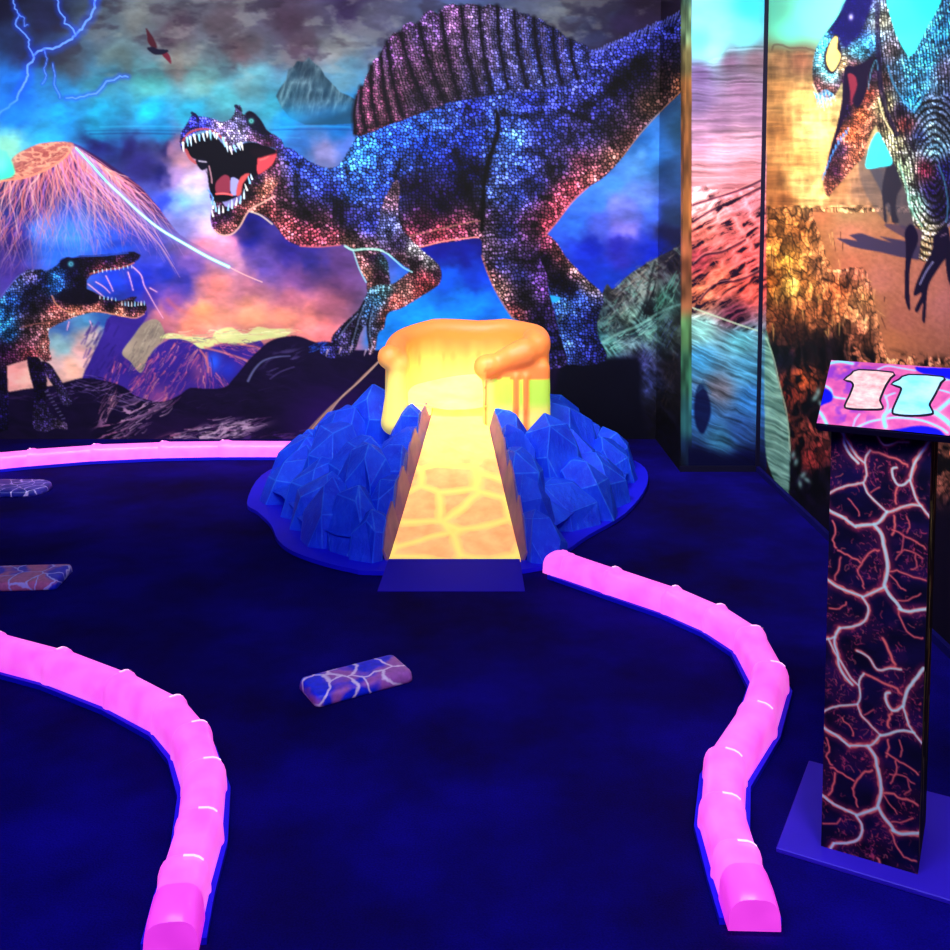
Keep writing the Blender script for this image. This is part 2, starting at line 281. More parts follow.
BODY = [(190,130,60,60,190),(200,120,60,66,200),(222,126,150,130,190),(236,118,120,120,170),(250,116,30,26,60),(264,130,16,12,50),(240,138,170,160,210),(255,142,140,100,140),(268,146,60,24,50),(282,143,90,80,170),(292,155,60,84,220),(280,165,110,90,130),(300,165,60,90,220),(277,185,70,40,60),(265,190,190,110,100),(255,205,200,120,110),(247,212,220,150,130),(270,212,140,70,76),(288,226,210,100,110),(312,236,210,90,110),(335,238,200,90,110),(284,200,70,44,60),(300,190,50,60,130),(318,180,60,90,220),(330,190,44,54,150),(305,212,34,20,44),(325,222,100,60,80),(340,212,20,12,44),(332,170,70,120,240),(350,160,70,150,250),(365,150,60,140,250),(385,145,50,110,245),(352,190,60,110,220),(370,180,60,110,230),(385,190,50,80,190),(350,220,40,40,100),(370,225,50,60,150),(345,245,190,140,120),(365,248,110,80,90),(390,240,110,90,110),(395,140,44,90,220),(410,130,50,100,230),(430,120,60,110,230),(450,115,60,90,200),(470,110,40,50,150),(425,145,30,66,190),(400,165,50,80,170),(405,185,24,16,50),(420,190,14,8,40),(440,205,12,6,36),(460,190,10,6,36),(475,170,12,10,50),(455,165,24,30,110),(470,140,30,50,150),(440,235,190,80,100),(410,240,180,80,100),(460,230,150,66,90),(425,222,60,24,50),(470,225,110,60,80),(478,236,130,80,90),
(500,120,70,100,220),(512,140,80,130,240),(500,160,90,130,240),(520,165,70,100,220),(495,190,100,130,230),(515,195,60,80,180),(535,185,40,44,110),(535,150,60,70,160),(550,130,50,60,150),(560,165,50,44,90),(575,140,50,46,100),(580,165,110,60,80),(572,190,200,90,110),(590,178,190,110,110),(560,205,200,90,110),(548,225,190,80,100),(530,225,70,40,70),(505,230,50,50,120),(488,235,130,110,150),(486,255,120,100,130),(500,265,60,60,120),(520,275,50,50,110),(535,265,60,40,90),(545,285,110,70,150),(500,290,170,130,120),(515,315,170,90,90),(490,275,180,120,120),(525,300,50,44,70),(540,315,50,36,90),(545,340,30,30,90),
(530,100,40,50,140),(560,95,70,80,190),(590,85,70,80,190),(610,60,70,80,200),(640,42,60,70,190),(670,25,50,60,160),(620,85,24,20,60),(645,70,14,10,40),(600,110,50,50,130),(590,130,50,46,100),(615,125,40,30,50),(630,140,110,70,70),(615,160,150,100,90),(650,105,80,56,50),(665,80,50,36,40),(680,50,30,26,60),(680,85,110,70,50)]
# far hind leg
fol = .75+.5*(vnoise(XX/60, YY/6, 3))
far = poly([(536,246),(545,234),(556,242),(566,257),(578,270),(590,282),(600,291),(604,300),(598,318),(598,335),(606,360),(570,365),(556,350),(557,320),(552,303),(548,285),(540,262)])
skin(far, [(545,240,150,70,100),(560,252,160,90,100),(575,270,170,120,120),(590,285,150,130,130),(545,260,6,4,24),(560,280,8,6,30),(570,290,14,12,44),(580,300,60,90,190),(565,305,70,120,200),(575,325,60,90,200),(590,320,30,36,100),(560,340,80,120,210),(590,340,40,50,130),(598,355,40,44,120)], 3, 3, .12)
lerp(poly([(548,296),(556,296),(561,299),(552,303)]), (40,170,240)); hatch((556,322),(570,306),4,14,[(90,120,130),(50,70,90)],.7,1.6,1,6)
# far arm
arm2 = poly([(353,250),(362,252),(378,252),(387,260),(389,272),(390,285),(386,296),(372,302),(367,290),(366,280),(360,270)])
skin(arm2, [(360,262,190,120,120),(372,256,20,10,30),(378,275,44,24,40),(366,275,200,140,120),(372,288,150,100,100),(384,290,40,20,40),(386,262,90,140,160)], 3, 6, .3)
stroke([(353,250),(359,268),(366,282)], 1.6, (150, 210, 220), .8)
# tail and body
body = poly([(353,143),(362,132),(392,122),(420,112),(450,100),(500,92),(545,86),(575,60),(588,50),(600,50),(619,40),(637,31),(663,20),(686,9),(720,-6),(720,70),(686,89),(674,99),(656,115),(637,137),(622,158),(604,177),(586,189),(571,203),(558,221),(545,236),(539,250),(541,260),(547,276),(549,292),(554,310),(560,335),(566,365),(530,365),(523,326),(512,317),(505,306),(498,295),(492,284),(487,272),(482,256),(481,240),(470,238),(457,241),(440,243),(424,247),(412,250),(400,256),(384,252),(368,256),(356,252),(345,245),(330,246),(312,247),(297,245),(286,239),(278,229),(270,220),(260,214),(248,210),(250,195),(262,170),(275,150),(290,148),(300,155),(313,163),(327,168),(339,165),(347,153)])
cre = np.ones((CH, CW), np.float32)
def dent(P, w, a, m=None):
    global cre
    xs = [p[0] for p in P]; ys = [p[1] for p in P]; s = sub(min(xs)-3*w, min(ys)-3*w, max(xs)+3*w, max(ys)+3*w); x = XX[s]; y = YY[s]
    Q = smooth_pts(P, False); best = np.full(x.shape, 99., np.float32)
    for i in range(len(Q)-1):
        (ax, ay), (bx, by) = Q[i], Q[i+1]; dx, dy = bx-ax, by-ay; L = dx*dx+dy*dy+1e-6
        t = np.clip(((x-ax)*dx+(y-ay)*dy)/L, 0, 1); best = np.minimum(best, np.hypot(x-ax-t*dx, y-ay-t*dy))
    cre[s] *= 1-a*np.exp(-(best/w)**2)
for P, w, a in (([(496,112),(498,128),(495,142),(489,160),(484,185),(482,230)], 3, .9), ([(400,160),(394,185),(396,210),(402,230)], 2.5, .6), ([(455,150),(462,170),(470,195),(476,215)], 5, .6), ([(344,160),(350,185),(345,205)], 3, .3), ([(300,165),(296,185),(300,205),(318,225)], 4, .55), ([(540,150),(552,175),(545,205),(535,225)], 4, .4), ([(560,110),(590,120),(610,135)], 3, .5), ([(545,240),(540,256),(530,262),(510,258)], 2.5, .6), ([(640,60),(615,85),(590,105)], 7, .5), ([(500,112),(520,116),(540,112)], 3, .5), ([(335,200),(340,220),(350,238)], 6, .5), ([(520,280),(530,300),(545,325)], 4, .4)):
    dent(P, w, a)
stripes = 1-.45*ss(.3, .7, np.abs(((YY+.08*XX+WY*2)/4.4) % 1*2-1))*np.exp(-((XX-492)/13)**2)*ss(150, 185, YY)
stripes *= 1-.35*ss(.3, .7, np.abs(((rot(-.5, XX, YY)[1]+WY*2)/3.6) % 1*2-1))*reg(300, 228, 50, 20, .35)
skin(body, BODY, 3.3, 1, .22, fold=cre*stripes)
# tail ridge plates
for i in range(34):
    t = i/33; x = 590+t*95; y = 52-t*43+rj.uniform(-1, 2)
    stroke([(x, y), (x-3+rj.uniform(-2, 2), y+7+rj.uniform(0, 6))], 1.3, (120, 130, 230), .65, w2=.5)
for i in range(46):
    x = 430+rj.rand()*170; y = 122-(x-430)*.28+rj.uniform(-6, 10)
    stroke([(x, y), (x+rj.uniform(-1, 2), y+rj.uniform(3, 8))], 1.0, (110, 140, 240) if i % 2 else (14, 10, 44), .7, w2=.5)
# lit under edges
for P, w, c, a in (([(248,211),(260,215),(272,224)], 1.6, (220,200,170), .8), ([(345,246),(353,250),(365,249),(380,250),(392,256)], 2.2, (170,230,210), .85), ([(300,246),(318,247),(340,245)], 1.4, (220,110,110), .7), ([(404,250),(424,246),(445,241),(478,237)], 1.4, (240,150,140), .9), ([(410,236),(440,229),(470,222),(480,221)], 1.2, (180,130,110), .7), ([(545,236),(558,220),(572,202),(588,187)], 1.8, (240,120,120), .6), ([(622,157),(640,134),(660,112),(682,90)], 1.2, (200,130,90), .6), ([(482,256),(488,273),(498,295),(512,317),(522,326)], 2.2, (210,130,110), .55)):
    stroke(P, w, c, a)
for i in range(16):
    t = i/15; stroke([(483+t*38, 262+t*60), (488+t*38, 259+t*60)], 1.3, (20, 10, 30), .7)
# sail
top = [(353,134),(355,116),(356,98),(358,90),(363,86),(366,77),(371,67),(374,60),(379,57),(384,46),(389,38),(394,33),(400,32),(404,25),(411,22),(418,24),(424,13),(431,10),(438,14),(445,6),(453,3.5),(460,6),(467,4),(475,4),(482,7),(489,4),(497,6),(504,8),(512,10),(521,13),(529,14),(534,19),(541,19),(547,24),(553,27),(560,31),(567,38),(573,39),(579,43),(588,46)]
sail = poly(top+[(590,60),(580,82),(545,90),(500,94),(450,102),(420,114),(392,124),(362,136)], smooth=False)
SB = [(0,0)]
rib_t = [(357,97),(361,87),(371,66),(381,54),(387,42),(400,33),(419,24),(441,12),(461,6.5),(479,7),(497,6),(514,11),(534,18),(553,28),(571,40)]
rib_b = [(356,134),(366,130),(377,126),(391,121),(403,117),(427,107),(444,101),(459,98),(477,94),(492,92),(508,88),(527,87),(545,85),(562,83),(578,79)]
fo = np.ones((CH, CW), np.float32)
skin(sail, [(360,90,150,70,110),(362,115,120,60,90),(375,75,130,74,120),(385,50,120,80,150),(385,95,90,50,70),(375,120,80,44,60),(400,45,120,76,120),(410,80,70,44,66),(415,35,110,80,140),(430,25,110,80,140),(440,60,90,60,90),(455,20,130,90,140),(450,85,60,44,60),(480,20,120,100,150),(480,60,84,70,110),(505,25,100,96,160),(510,60,70,70,120),(530,40,70,74,140),(545,45,50,54,120),(560,55,60,64,140),(540,75,80,90,170),(575,65,70,80,170),(500,85,60,70,140),(420,100,50,36,60),(470,88,50,44,80)], 2.7, 4, .2, .8, fo)
for i in range(len(rib_t)):
    a, b = rib_t[i], rib_b[i]; mid = ((a[0]+b[0])/2-2.5, (a[1]+b[1])/2)
    stroke([a, mid, b], 5.5, (8, 4, 20), .6, soft=3); stroke([a, mid, b], 1.8, (4, 2, 12), .85, soft=1)
    if i+1 < len(rib_t):
        c, d = rib_t[i+1], rib_b[i+1]
        for f, al, cc in ((.35, .35, (190,150,190)), (.5, .3, (200,160,200)), (.62, .22, (150,140,210))):
            p = (a[0]*(1-f)+c[0]*f, a[1]*(1-f)+c[1]*f+2); q = (b[0]*(1-f)+d[0]*f, b[1]*(1-f)+d[1]*f-2)
            stroke([p, ((p[0]+q[0])/2-2.5, (p[1]+q[1])/2), q], 1.1, cc, al, w2=.6)
# near arm
arm = poly([(396,180),(400,190),(398,210),(402,228),(412,240),(424,252),(436,262),(441,270),(441,280),(436,287),(420,297),(402,308),(390,312),(386,318),(384,328),(378,334),(375,350),(369,354),(368,338),(366,325),(360,335),(355,350),(346,356),(330,358),(320,352),(321,346),(330,345),(333,335),(345,322),(358,310),(365,298),(370,288),(380,285),(392,284),(404,276),(410,270),(404,266),(392,256),(380,246),(378,225),(384,200)])
skin(arm, [(392,200,120,90,110),(388,225,90,100,160),(400,245,60,50,90),(415,250,190,190,190),(430,262,190,190,190),(415,262,50,34,50),(400,258,90,60,70),(438,275,50,30,50),(425,278,140,60,70),(405,290,180,130,120),(395,300,210,100,90),(430,285,170,80,80),(420,292,170,80,80),(385,292,110,170,180),(378,300,60,110,140),(370,310,50,90,130),(388,315,180,100,90),(366,335,60,80,120),(352,325,50,40,70),(345,345,90,80,130),(335,350,60,50,120),(325,350,60,70,160),(373,345,120,90,100)], 2.6, 8, .2)
stroke([(388,254),(397,262),(404,268),(412,272)], 1.6, (150, 220, 215), .8)
for P in ([(364,302),(358,316),(354,330),(350,344)], [(372,306),(368,322),(368,336),(371,348)], [(356,314),(345,326),(337,338)]):
    stroke(P, 2, (8, 6, 24), .7, soft=1.5); stroke([(a+2, b) for a, b in P], 1.2, (130, 150, 180), .6, soft=1)
for x, y in ((372,350),(352,348),(341,350),(328,352),(366,352)): stroke([(x, y-2), (x-2, y+4)], 2, (190, 170, 190), .8, w2=.6)
hatch((308,350),(326,343),5,30,[(30,90,220),(14,40,130),(60,130,240)],.8,1.6,1,5)
# head
jaw = poly([(205,168),(209,180),(210,197),(214,205),(211,215),(212,226),(218,234),(228,235),(236,230),(243,222),(248,213),(262,200),(275,188),(281,172),(276,152),(258,150),(254,172),(243,184),(240,200),(225,206)])
skin(jaw, [(215,222,60,30,70),(222,230,190,110,110),(235,226,170,100,100),(240,215,130,70,80),(228,215,20,10,40),(250,195,30,16,40),(258,180,30,20,50),(262,192,210,130,110),(268,185,220,140,120),(252,205,190,110,100),(270,165,70,30,50),(278,170,90,60,90)], 2.6, 9, .25)
stroke([(214,230),(222,235),(232,234),(240,226),(246,215),(252,208),(262,203),(274,196)], 1.6, (225, 180, 160), .85)
lerp(poly([(184,145),(192,137),(205,133),(215,136),(226,147),(236,150),(245,143),(258,143),(272,148),(276,152),(268,158),(262,170),(256,176),(250,182),(244,192),(232,199),(222,202),(214,199),(209,186),(207,168),(204,166),(197,160),(190,156)]), (3, 2, 18))
for P, c in (([(259,156),(272,152),(277,150),(274,162),(266,170),(258,174),(257,165)], (200,70,80)), ([(217,181),(224,175),(230,178),(230,193),(218,194),(215,188)], (130,50,70)), ([(231,178),(239,180),(241,187),(237,195),(231,194)], (150,150,200)), ([(239,180),(245,174),(250,174),(243,184),(241,194),(236,195)], (190,80,80))):
    lerp(poly(P), c)
stroke([(216,194),(224,193.5),(232,195)], 1.8, (240,110,110), .9); stroke([(209,166),(211,175),(212,183)], 1.4, (200,150,160), .8)
stroke([(260,160),(266,158),(272,153)], 1.5, (240,120,110), .7)
head = poly([(182,150),(180,143),(181,134),(184,128),(188,122),(192,115),(195,113),(198,116),(205,117),(214,119),(222,122),(229,120),(234,114),(236,107),(240,105),(242,110),(243,115),(247,112),(250,111),(255,114),(262,122),(266,129),(271,133),(278,137),(283,143),(284,160),(278,158),(277,150),(270,147),(262,145),(255,142),(245,142),(238,147),(232,152),(226,147),(222,140),(214,134),(206,131),(197,132),(190,136),(185,141)])
skin(head, BODY, 2.4, 2, .2, .7, s=2, hi=2.1)
for P, w in (([(183,141),(188,134),(196,130),(206,129),(214,132),(221,137),(227,144)], 2.2), ([(186,150),(190,158),(196,163)], 3)): stroke(P, w, (170, 76, 80), .85)
lerp(poly([(247,113),(252,112),(259,118),(265,128),(268,134),(258,132),(250,128),(246,120)], soft=2)*.85, (6, 6, 30))
lerp(poly([(250,150),(262,148),(275,150),(277,153),(266,156),(258,158),(252,155)], soft=2), (14, 4, 20))
glow(251.3, 121, 2.4, 2.4, (120, 240, 220), 1); glow(251.3, 121, .9, .9, (20, 60, 60), 1)
stroke([(192,113),(196,116),(199,121)], 3, (10, 8, 50), .8); stroke([(236,106),(239,112)], 3.5, (12, 10, 40), .8); stroke([(236,109),(241,113)], 2, (120,110,170), .5)
lerp(poly([(196,160),(202,158),(208,162),(207,168),(202,170),(198,166)]), (8, 8, 30)); stroke([(199,161),(206,162)], 1.6, (190,180,200), .8)
TC = [(235,235,225),(150,210,235),(200,225,240)]
def teeth(L, w=1.9):
    for i, (x, y, dx, dy) in enumerate(L): stroke([(x, y), (x+dx*.6, y+dy*.6), (x+dx, y+dy)], w, TC[i % 3], 1, w2=.5, soft=.5)
teeth([(183,143,.6,9),(187,138,1,8),(190,137,1.5,9),(194,135,2,8),(199,135,.5,6),(203,134,1.5,7),(207,132,.5,6),(210,131,1,9),(214,133,1,5),(217,134,-.5,5),(223,138,2,9),(226,143,2,9),(230,147,2,7),(234,146,2,6),(238,144,2.5,6),(241,143,2,7)], 2.4)
teeth([(213,208,1,-7),(216,211,-1,-8),(219,213,0,-8),(223,212,0,-6),(228,210,1,-7),(232,208,0,-8),(236,205,1,-7),(240,203,1,-7),(244,198,0,-9),(247,190,-2,-6),(250,183,-2,-7),(252,179,-1.5,-5),(213,216,-1,-6),(212,203,1.5,-6)], 2)
stroke([(208,190),(212,196),(213,205)], 1.5, (90,150,230), .8)

# ---- young dinosaur at the left
yd = poly([(-40,290),(-5,298),(2,298),(8,289),(14,281),(20,275),(27,270),(34,270),(41,269),(47,271),(53,268),(57,265),(61,261),(67,257),(73,258),(79,256),(90,256),(101,255),(115,254),(128,252),(135,252),(141,255),(139,259),(135,262),(128,267),(121,268),(114,270),(106,270),(98,273),(91,275),(87,280),(87,289),(94,292),(101,296),(110,299),(118,301),(124,300),(131,297),(137,297),(134,301),(141,303),(146,304),(147,309),(144,314),(135,318),(126,317),(118,316),(106,313),(94,312),(84,314),(74,317),(65,321),(56,325),(49,329),(48,335),(50,341),(49,348),(52,360),(45,362),(39,357),(33,359),(27,360),(16,363),(7,366),(8,390),(9,430),(-40,440)], smooth=False)
YB = [(0,310,50,130,220),(5,325,60,160,240),(12,300,50,110,210),(10,335,40,110,180),(18,285,90,110,180),(30,275,110,100,150),(30,290,24,26,70),(25,305,24,24,60),(35,310,40,34,60),(45,300,24,16,40),(45,280,20,20,70),(52,280,60,150,250),(60,272,50,130,250),(56,290,50,130,240),(65,262,20,14,50),(75,262,12,8,40),(90,262,20,10,40),(110,258,16,12,50),(130,257,30,16,60),(120,266,140,70,90),(100,271,150,70,90),(70,275,14,8,40),(80,285,10,6,34),(60,300,30,14,30),(75,300,10,6,30),(90,300,12,8,30),(110,303,14,8,40),(130,307,16,10,40),(140,308,30,16,50),(55,310,190,100,90),(75,310,230,140,110),(95,309,220,130,110),(120,313,230,140,110),(140,315,220,130,110),(45,318,150,100,100),(50,325,220,140,120),(30,325,90,60,70),(20,345,110,60,80),(35,340,120,80,90),(45,345,190,120,110),(30,355,170,80,90),(10,355,70,30,60),(5,350,40,20,60),(0,380,20,14,60),(5,410,30,20,80),(0,430,14,10,50)]
skin(yd, YB, 2.5, 5, .25)
for P, w, c, a in (([(0,298),(8,288),(20,275),(34,270)], 1, (120,140,220), .5), ([(52,296),(56,304),(64,310),(74,313),(94,311),(118,315),(135,318),(144,314)], 1.4, (245,170,130), .7), ([(20,328),(35,324),(50,322),(66,315)], 1, (220,140,120), .5), ([(48,334),(42,344),(36,354)], 1, (230,140,120), .5), ([(62,262),(75,257),(100,256),(128,253)], 1.2, (50,90,210), .7), ([(90,274),(105,270),(120,268),(134,263)], 1.4, (220,120,110), .7)):
    stroke(P, w, c, a)
glow(118, 250, 14, 4, (30, 90, 220), .7, -.2)
lerp(poly([(60,261),(66,258),(76,259),(80,265),(72,270),(62,268)], soft=2)*.9, (8, 6, 36)); glow(70.8, 264, 2.6, 2.6, (110, 230, 240), 1); glow(71, 264, .9, .9, (20,40,60), 1)
lerp(poly([(62,290),(75,288),(88,290),(100,297),(96,303),(80,305),(66,303),(56,297)], soft=2)*.8, (8, 4, 26))
teeth([(94+i*4.2, 271-i*.6, .3, 2.6) for i in range(10)], 1); teeth([(100+i*3.9, 298.5+i*.55, .2, -2.8) for i in range(5)], 1); teeth([(122+i*3.2, 306-abs(i-3)*.3, .1, -4) for i in range(8)], 1.2)
arms = poly([(27,358),(33,357),(39,358),(44,368),(47,379),(46,392),(46,402),(52,414),(60,420),(67,424),(66,430),(56,428),(46,432),(34,428),(33,410),(34,392),(30,375)])
arms2 = poly([(41,362),(50,364),(57,374),(63,384),(68,394),(72,402),(68,406),(62,403),(56,390),(48,378)])
for q in (arms, arms2): skin(q, [(34,370,24,12,50),(40,390,18,10,50),(50,420,50,40,90),(60,424,110,90,130),(55,372,60,44,90),(66,398,70,60,110)], 2.2, 7, .3)
for i in range(9): stroke([(45+i*2.1, 392+i*3.4), (48+i*2.1, 391+i*3.4)], .9, (150,150,190), .6)

# ================= desert prints: pilaster (x 681..765) and right wall (x > 765)
ML = ss(680.4, 681.2, XX)
D = C.copy()
DS = [(700,-20,150,170,230),(740,-20,90,200,240),(700,10,130,200,230),(750,5,70,200,235),(720,30,140,200,225),(700,40,110,230,240),(745,35,120,230,240),(715,50,150,240,240),(700,75,100,78,120),(730,62,110,84,110),(755,60,120,96,110),(700,100,110,90,130),(740,90,130,100,130),(720,120,130,100,130),(750,115,140,110,140),(700,140,170,130,160),(745,140,190,150,170),(720,150,210,160,180),(700,175,200,140,150),(750,170,190,130,140),(700,205,220,150,150),(745,200,190,110,120),(700,235,190,100,90),(740,230,200,100,100),(700,260,130,50,60),(745,255,210,90,90),(720,280,210,100,80),(700,295,200,110,80),(750,290,190,80,70),(735,315,90,40,60),(700,330,130,190,180),(740,340,100,180,190),(700,360,70,150,190),(745,370,80,150,180),(720,390,110,110,120),(750,400,60,130,190),(700,410,50,110,170),(740,430,50,90,150),(720,440,60,120,150),(700,462,6,6,50),(745,462,4,4,50)]
pil = field(DS, s=4)
hz = ridge(XX/60, YY/3.2+WY*.6, 4, 9); rr = rocktex(-.5, 17, 5, 19); dg = rocktex(.42, 40, 3.4, 23)
sky = (YY < 62-ss(705, 735, XX)*14-ss(735, 765, XX)*3+WY*1.5)
tex = np.where(sky, .9+.2*n, np.where(YY < 190+WY*8, .55+.75*hz, np.where(YY < 318+(XX-692)*.28, .02+1.75*rr**1.1, .3+1.15*dg)))
PA = pil*tex[..., None]
redz = (YY > 195)*(YY < 314+(XX-692)*.28)*(XX < 768)
PA = PA*(1-(redz*ss(.50, .40, rr)*.9)[..., None])+np.array((26,10,40), np.float32)*(redz*ss(.50, .40, rr)*.9)[..., None]
D = np.where((XX > 688)[..., None], PA, D)
# strip that wraps the pilaster's edge
ST = field([(687,-20,70,110,100),(687,30,96,120,90),(687,60,120,110,70),(687,90,120,80,44),(687,150,110,70,40),(687,210,140,90,50),(687,260,150,90,60),(687,300,140,90,60),(687,330,90,140,90),(687,370,60,120,90),(687,420,50,110,110),(687,455,20,40,70),(687,480,4,4,40)])
D = np.where(((XX > 680.5)*(XX <= 691.5))[..., None], ST*(.6+.7*vnoise(XX/3, YY/14, 3))[..., None], D)
# right wall
RW = [(775,10,100,180,150),(790,30,110,230,190),(810,20,120,240,210),(830,10,120,245,220),(800,-30,90,220,220),(900,20,60,245,250),(930,0,50,240,250),(905,50,70,245,250),(780,60,130,96,66),(800,60,120,80,60),(780,90,150,110,66),(800,100,190,150,90),(810,130,220,190,120),(780,130,150,106,60),(800,160,210,160,90),(775,180,140,96,54),(800,185,220,180,110),(815,195,230,210,130),(785,200,140,90,50),(840,190,170,120,80),(860,190,130,100,80),(850,210,170,130,90),(820,215,190,120,80),(850,235,200,130,100),(780,225,120,80,40),(800,230,130,80,40),(785,260,200,140,60),(790,285,240,190,90),(775,280,120,70,30),(805,280,190,120,60),(820,270,170,110,70),(850,270,200,120,90),(880,280,190,120,100),(930,290,190,120,100),(840,290,130,70,40),(860,300,190,130,80),(900,320,180,110,90),(945,300,190,120,110),(870,320,180,120,80),(830,310,130,76,44),(800,310,170,100,56),(780,320,90,50,30),(860,335,120,70,50),(890,340,190,120,80),(790,335,50,26,20),(785,360,8,6,20),(810,350,20,12,16),(830,350,14,8,14),(800,380,120,56,30),(790,390,80,30,20),(815,410,20,10,16),(800,430,110,50,40),(810,460,110,40,36),(820,480,8,6,20),(800,490,8,4,20),(790,470,10,8,24)]
R = field(RW, s=3)
br = ridge(XX/9, YY/22, 4, 31)*.5+ridge(XX/30, YY/4, 4, 27)*.5
low = ridge(XX/8+WX, YY/14+WY, 4, 37)
skyR = (YY < 49+4*vnoise(XX/6, YY*0, 3)) * (XX > 764)
gro = ((YY > 212+WY*2)*(XX > 812+.35*(YY-212)))
tex = np.where(skyR, 1., np.where(gro*(YY < 262+14*vnoise(XX/9, YY*0, 5)+90*ss(862, 892, XX)), .86+.22*fbm(XX/3, YY/2, 3, 3), np.where(YY > 205, .1+1.5*low*(.55+.7*rr), .35+1.15*br)))
R = R*tex[..., None]
v1, v2, vh = voro(XX/8+WX*.7, YY/15+WY*.7, 70); v3, v4, vk = voro(XX/3.4+WX, YY/5+WY, 71)
blk = ((YY > 207)*~(gro*(YY < 262+14*vnoise(XX/9, YY*0, 5)+90*ss(862, 892, XX)))).astype(np.float32)[..., None]
R = R*(1-blk)+R*blk*((.35+.75*ss(.0, .16, v2-v1))*(.6+.75*vh)*(.7+.45*ss(0, .3, v4-v3)))[..., None]
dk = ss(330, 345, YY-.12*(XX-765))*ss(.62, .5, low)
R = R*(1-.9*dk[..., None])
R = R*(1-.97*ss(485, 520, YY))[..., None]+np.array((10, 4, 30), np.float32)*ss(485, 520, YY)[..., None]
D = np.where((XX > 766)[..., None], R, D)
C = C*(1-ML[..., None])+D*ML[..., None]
# pilaster details
for P in ([(693,205),(715,198),(740,190),(762,180)], [(693,222),(712,210),(735,200),(760,188)], [(700,300),(715,285),(740,280),(762,270)], [(693,265),(705,255),(722,252),(745,240)]):
    stroke(P, 2.4, (40,14,40), .7, soft=1.5); stroke([(a, b-2) for a, b in P], 1, (240,160,150), .5)
stroke([(693,308),(715,316),(740,325),(762,332)], 1.6, (200,230,190), .8)
lerp(poly([(696,392),(700,384),(705,388),(709,398),(711,412),(708,424),(703,434),(697,428),(694,412)], soft=2)*.85, (6, 10, 60))
for i in range(12): stroke([(697+i*1.2, 388+abs(i-5)), (696+i*1.4, 380+abs(i-5)*2)], .9, (40,90,130), .7)
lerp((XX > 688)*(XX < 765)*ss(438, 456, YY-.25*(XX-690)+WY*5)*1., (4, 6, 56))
# desert far right details
for P in ([(772,50),(774,45),(782,45),(790,48),(806,48),(822,54)],): stroke(P, 2, (90,70,60), .6)
lerp(poly([(858,162),(864,150),(869,150),(876,162),(884,180),(890,215),(886,222),(872,205),(862,185)], soft=2)*.55, (90, 84, 86))
lerp(poly([(868,166),(874,168),(895,164),(912,200),(915,235),(900,226),(890,215),(880,190)], soft=2)*.8, (70, 70, 84))
lerp(poly([(882,190),(885,172),(889,162),(894,162),(900,170),(902,185),(897,196),(896,212),(899,222),(892,222),(890,205),(886,205),(887,222),(884,220),(883,205)]), (44, 42, 56))
lerp(poly([(836,238),(848,239),(858,241),(849,235),(861,233),(875,238),(893,243),(879,236),(895,239),(912,242),(922,248),(919,260),(900,257),(880,252),(862,249),(850,246)], smooth=False), (66, 56, 84))
lerp(poly([(884,225),(900,225),(925,232),(925,250),(905,238)])*.8, (74, 60, 84))
# gully rocks
for i in range(60):
    x = rj.uniform(768, 850); y = rj.uniform(225, 335); L = rj.uniform(5, 16)
    stroke([(x, y), (x+rj.uniform(-2, 3), y+L)], rj.uniform(.7, 1.7), (60,26,16) if i % 2 else (240,190,110), .55, w2=.5)
for i in range(26):
    x = rj.uniform(845, 885); y = 276+abs(x-863)*.6+rj.uniform(-3, 34); stroke([(x, y), (x+rj.uniform(-8, 8), y+rj.uniform(4, 12))], rj.uniform(.8, 2), (70,34,26) if i % 2 else (230,170,110), .65, w2=.5)
lerp(poly([(765,335),(770,345),(776,372),(783,400),(789,430),(790,462),(788,498),(782,495),(770,470),(765,440)])*.95, np.stack([20+170*dg, 60+190*dg, 50+170*dg], -1))
stroke([(766,338),(773,356),(780,386),(787,415),(790,450)], 1.4, (200,230,190), .7)
for x, y in ((793,455),(796,462),(803,475),(807,480),(800,484),(815,398),(821,404),(818,392)): glow(x, y, 2.2, 4, (150,200,190), .8, rj.uniform(-1, 1))
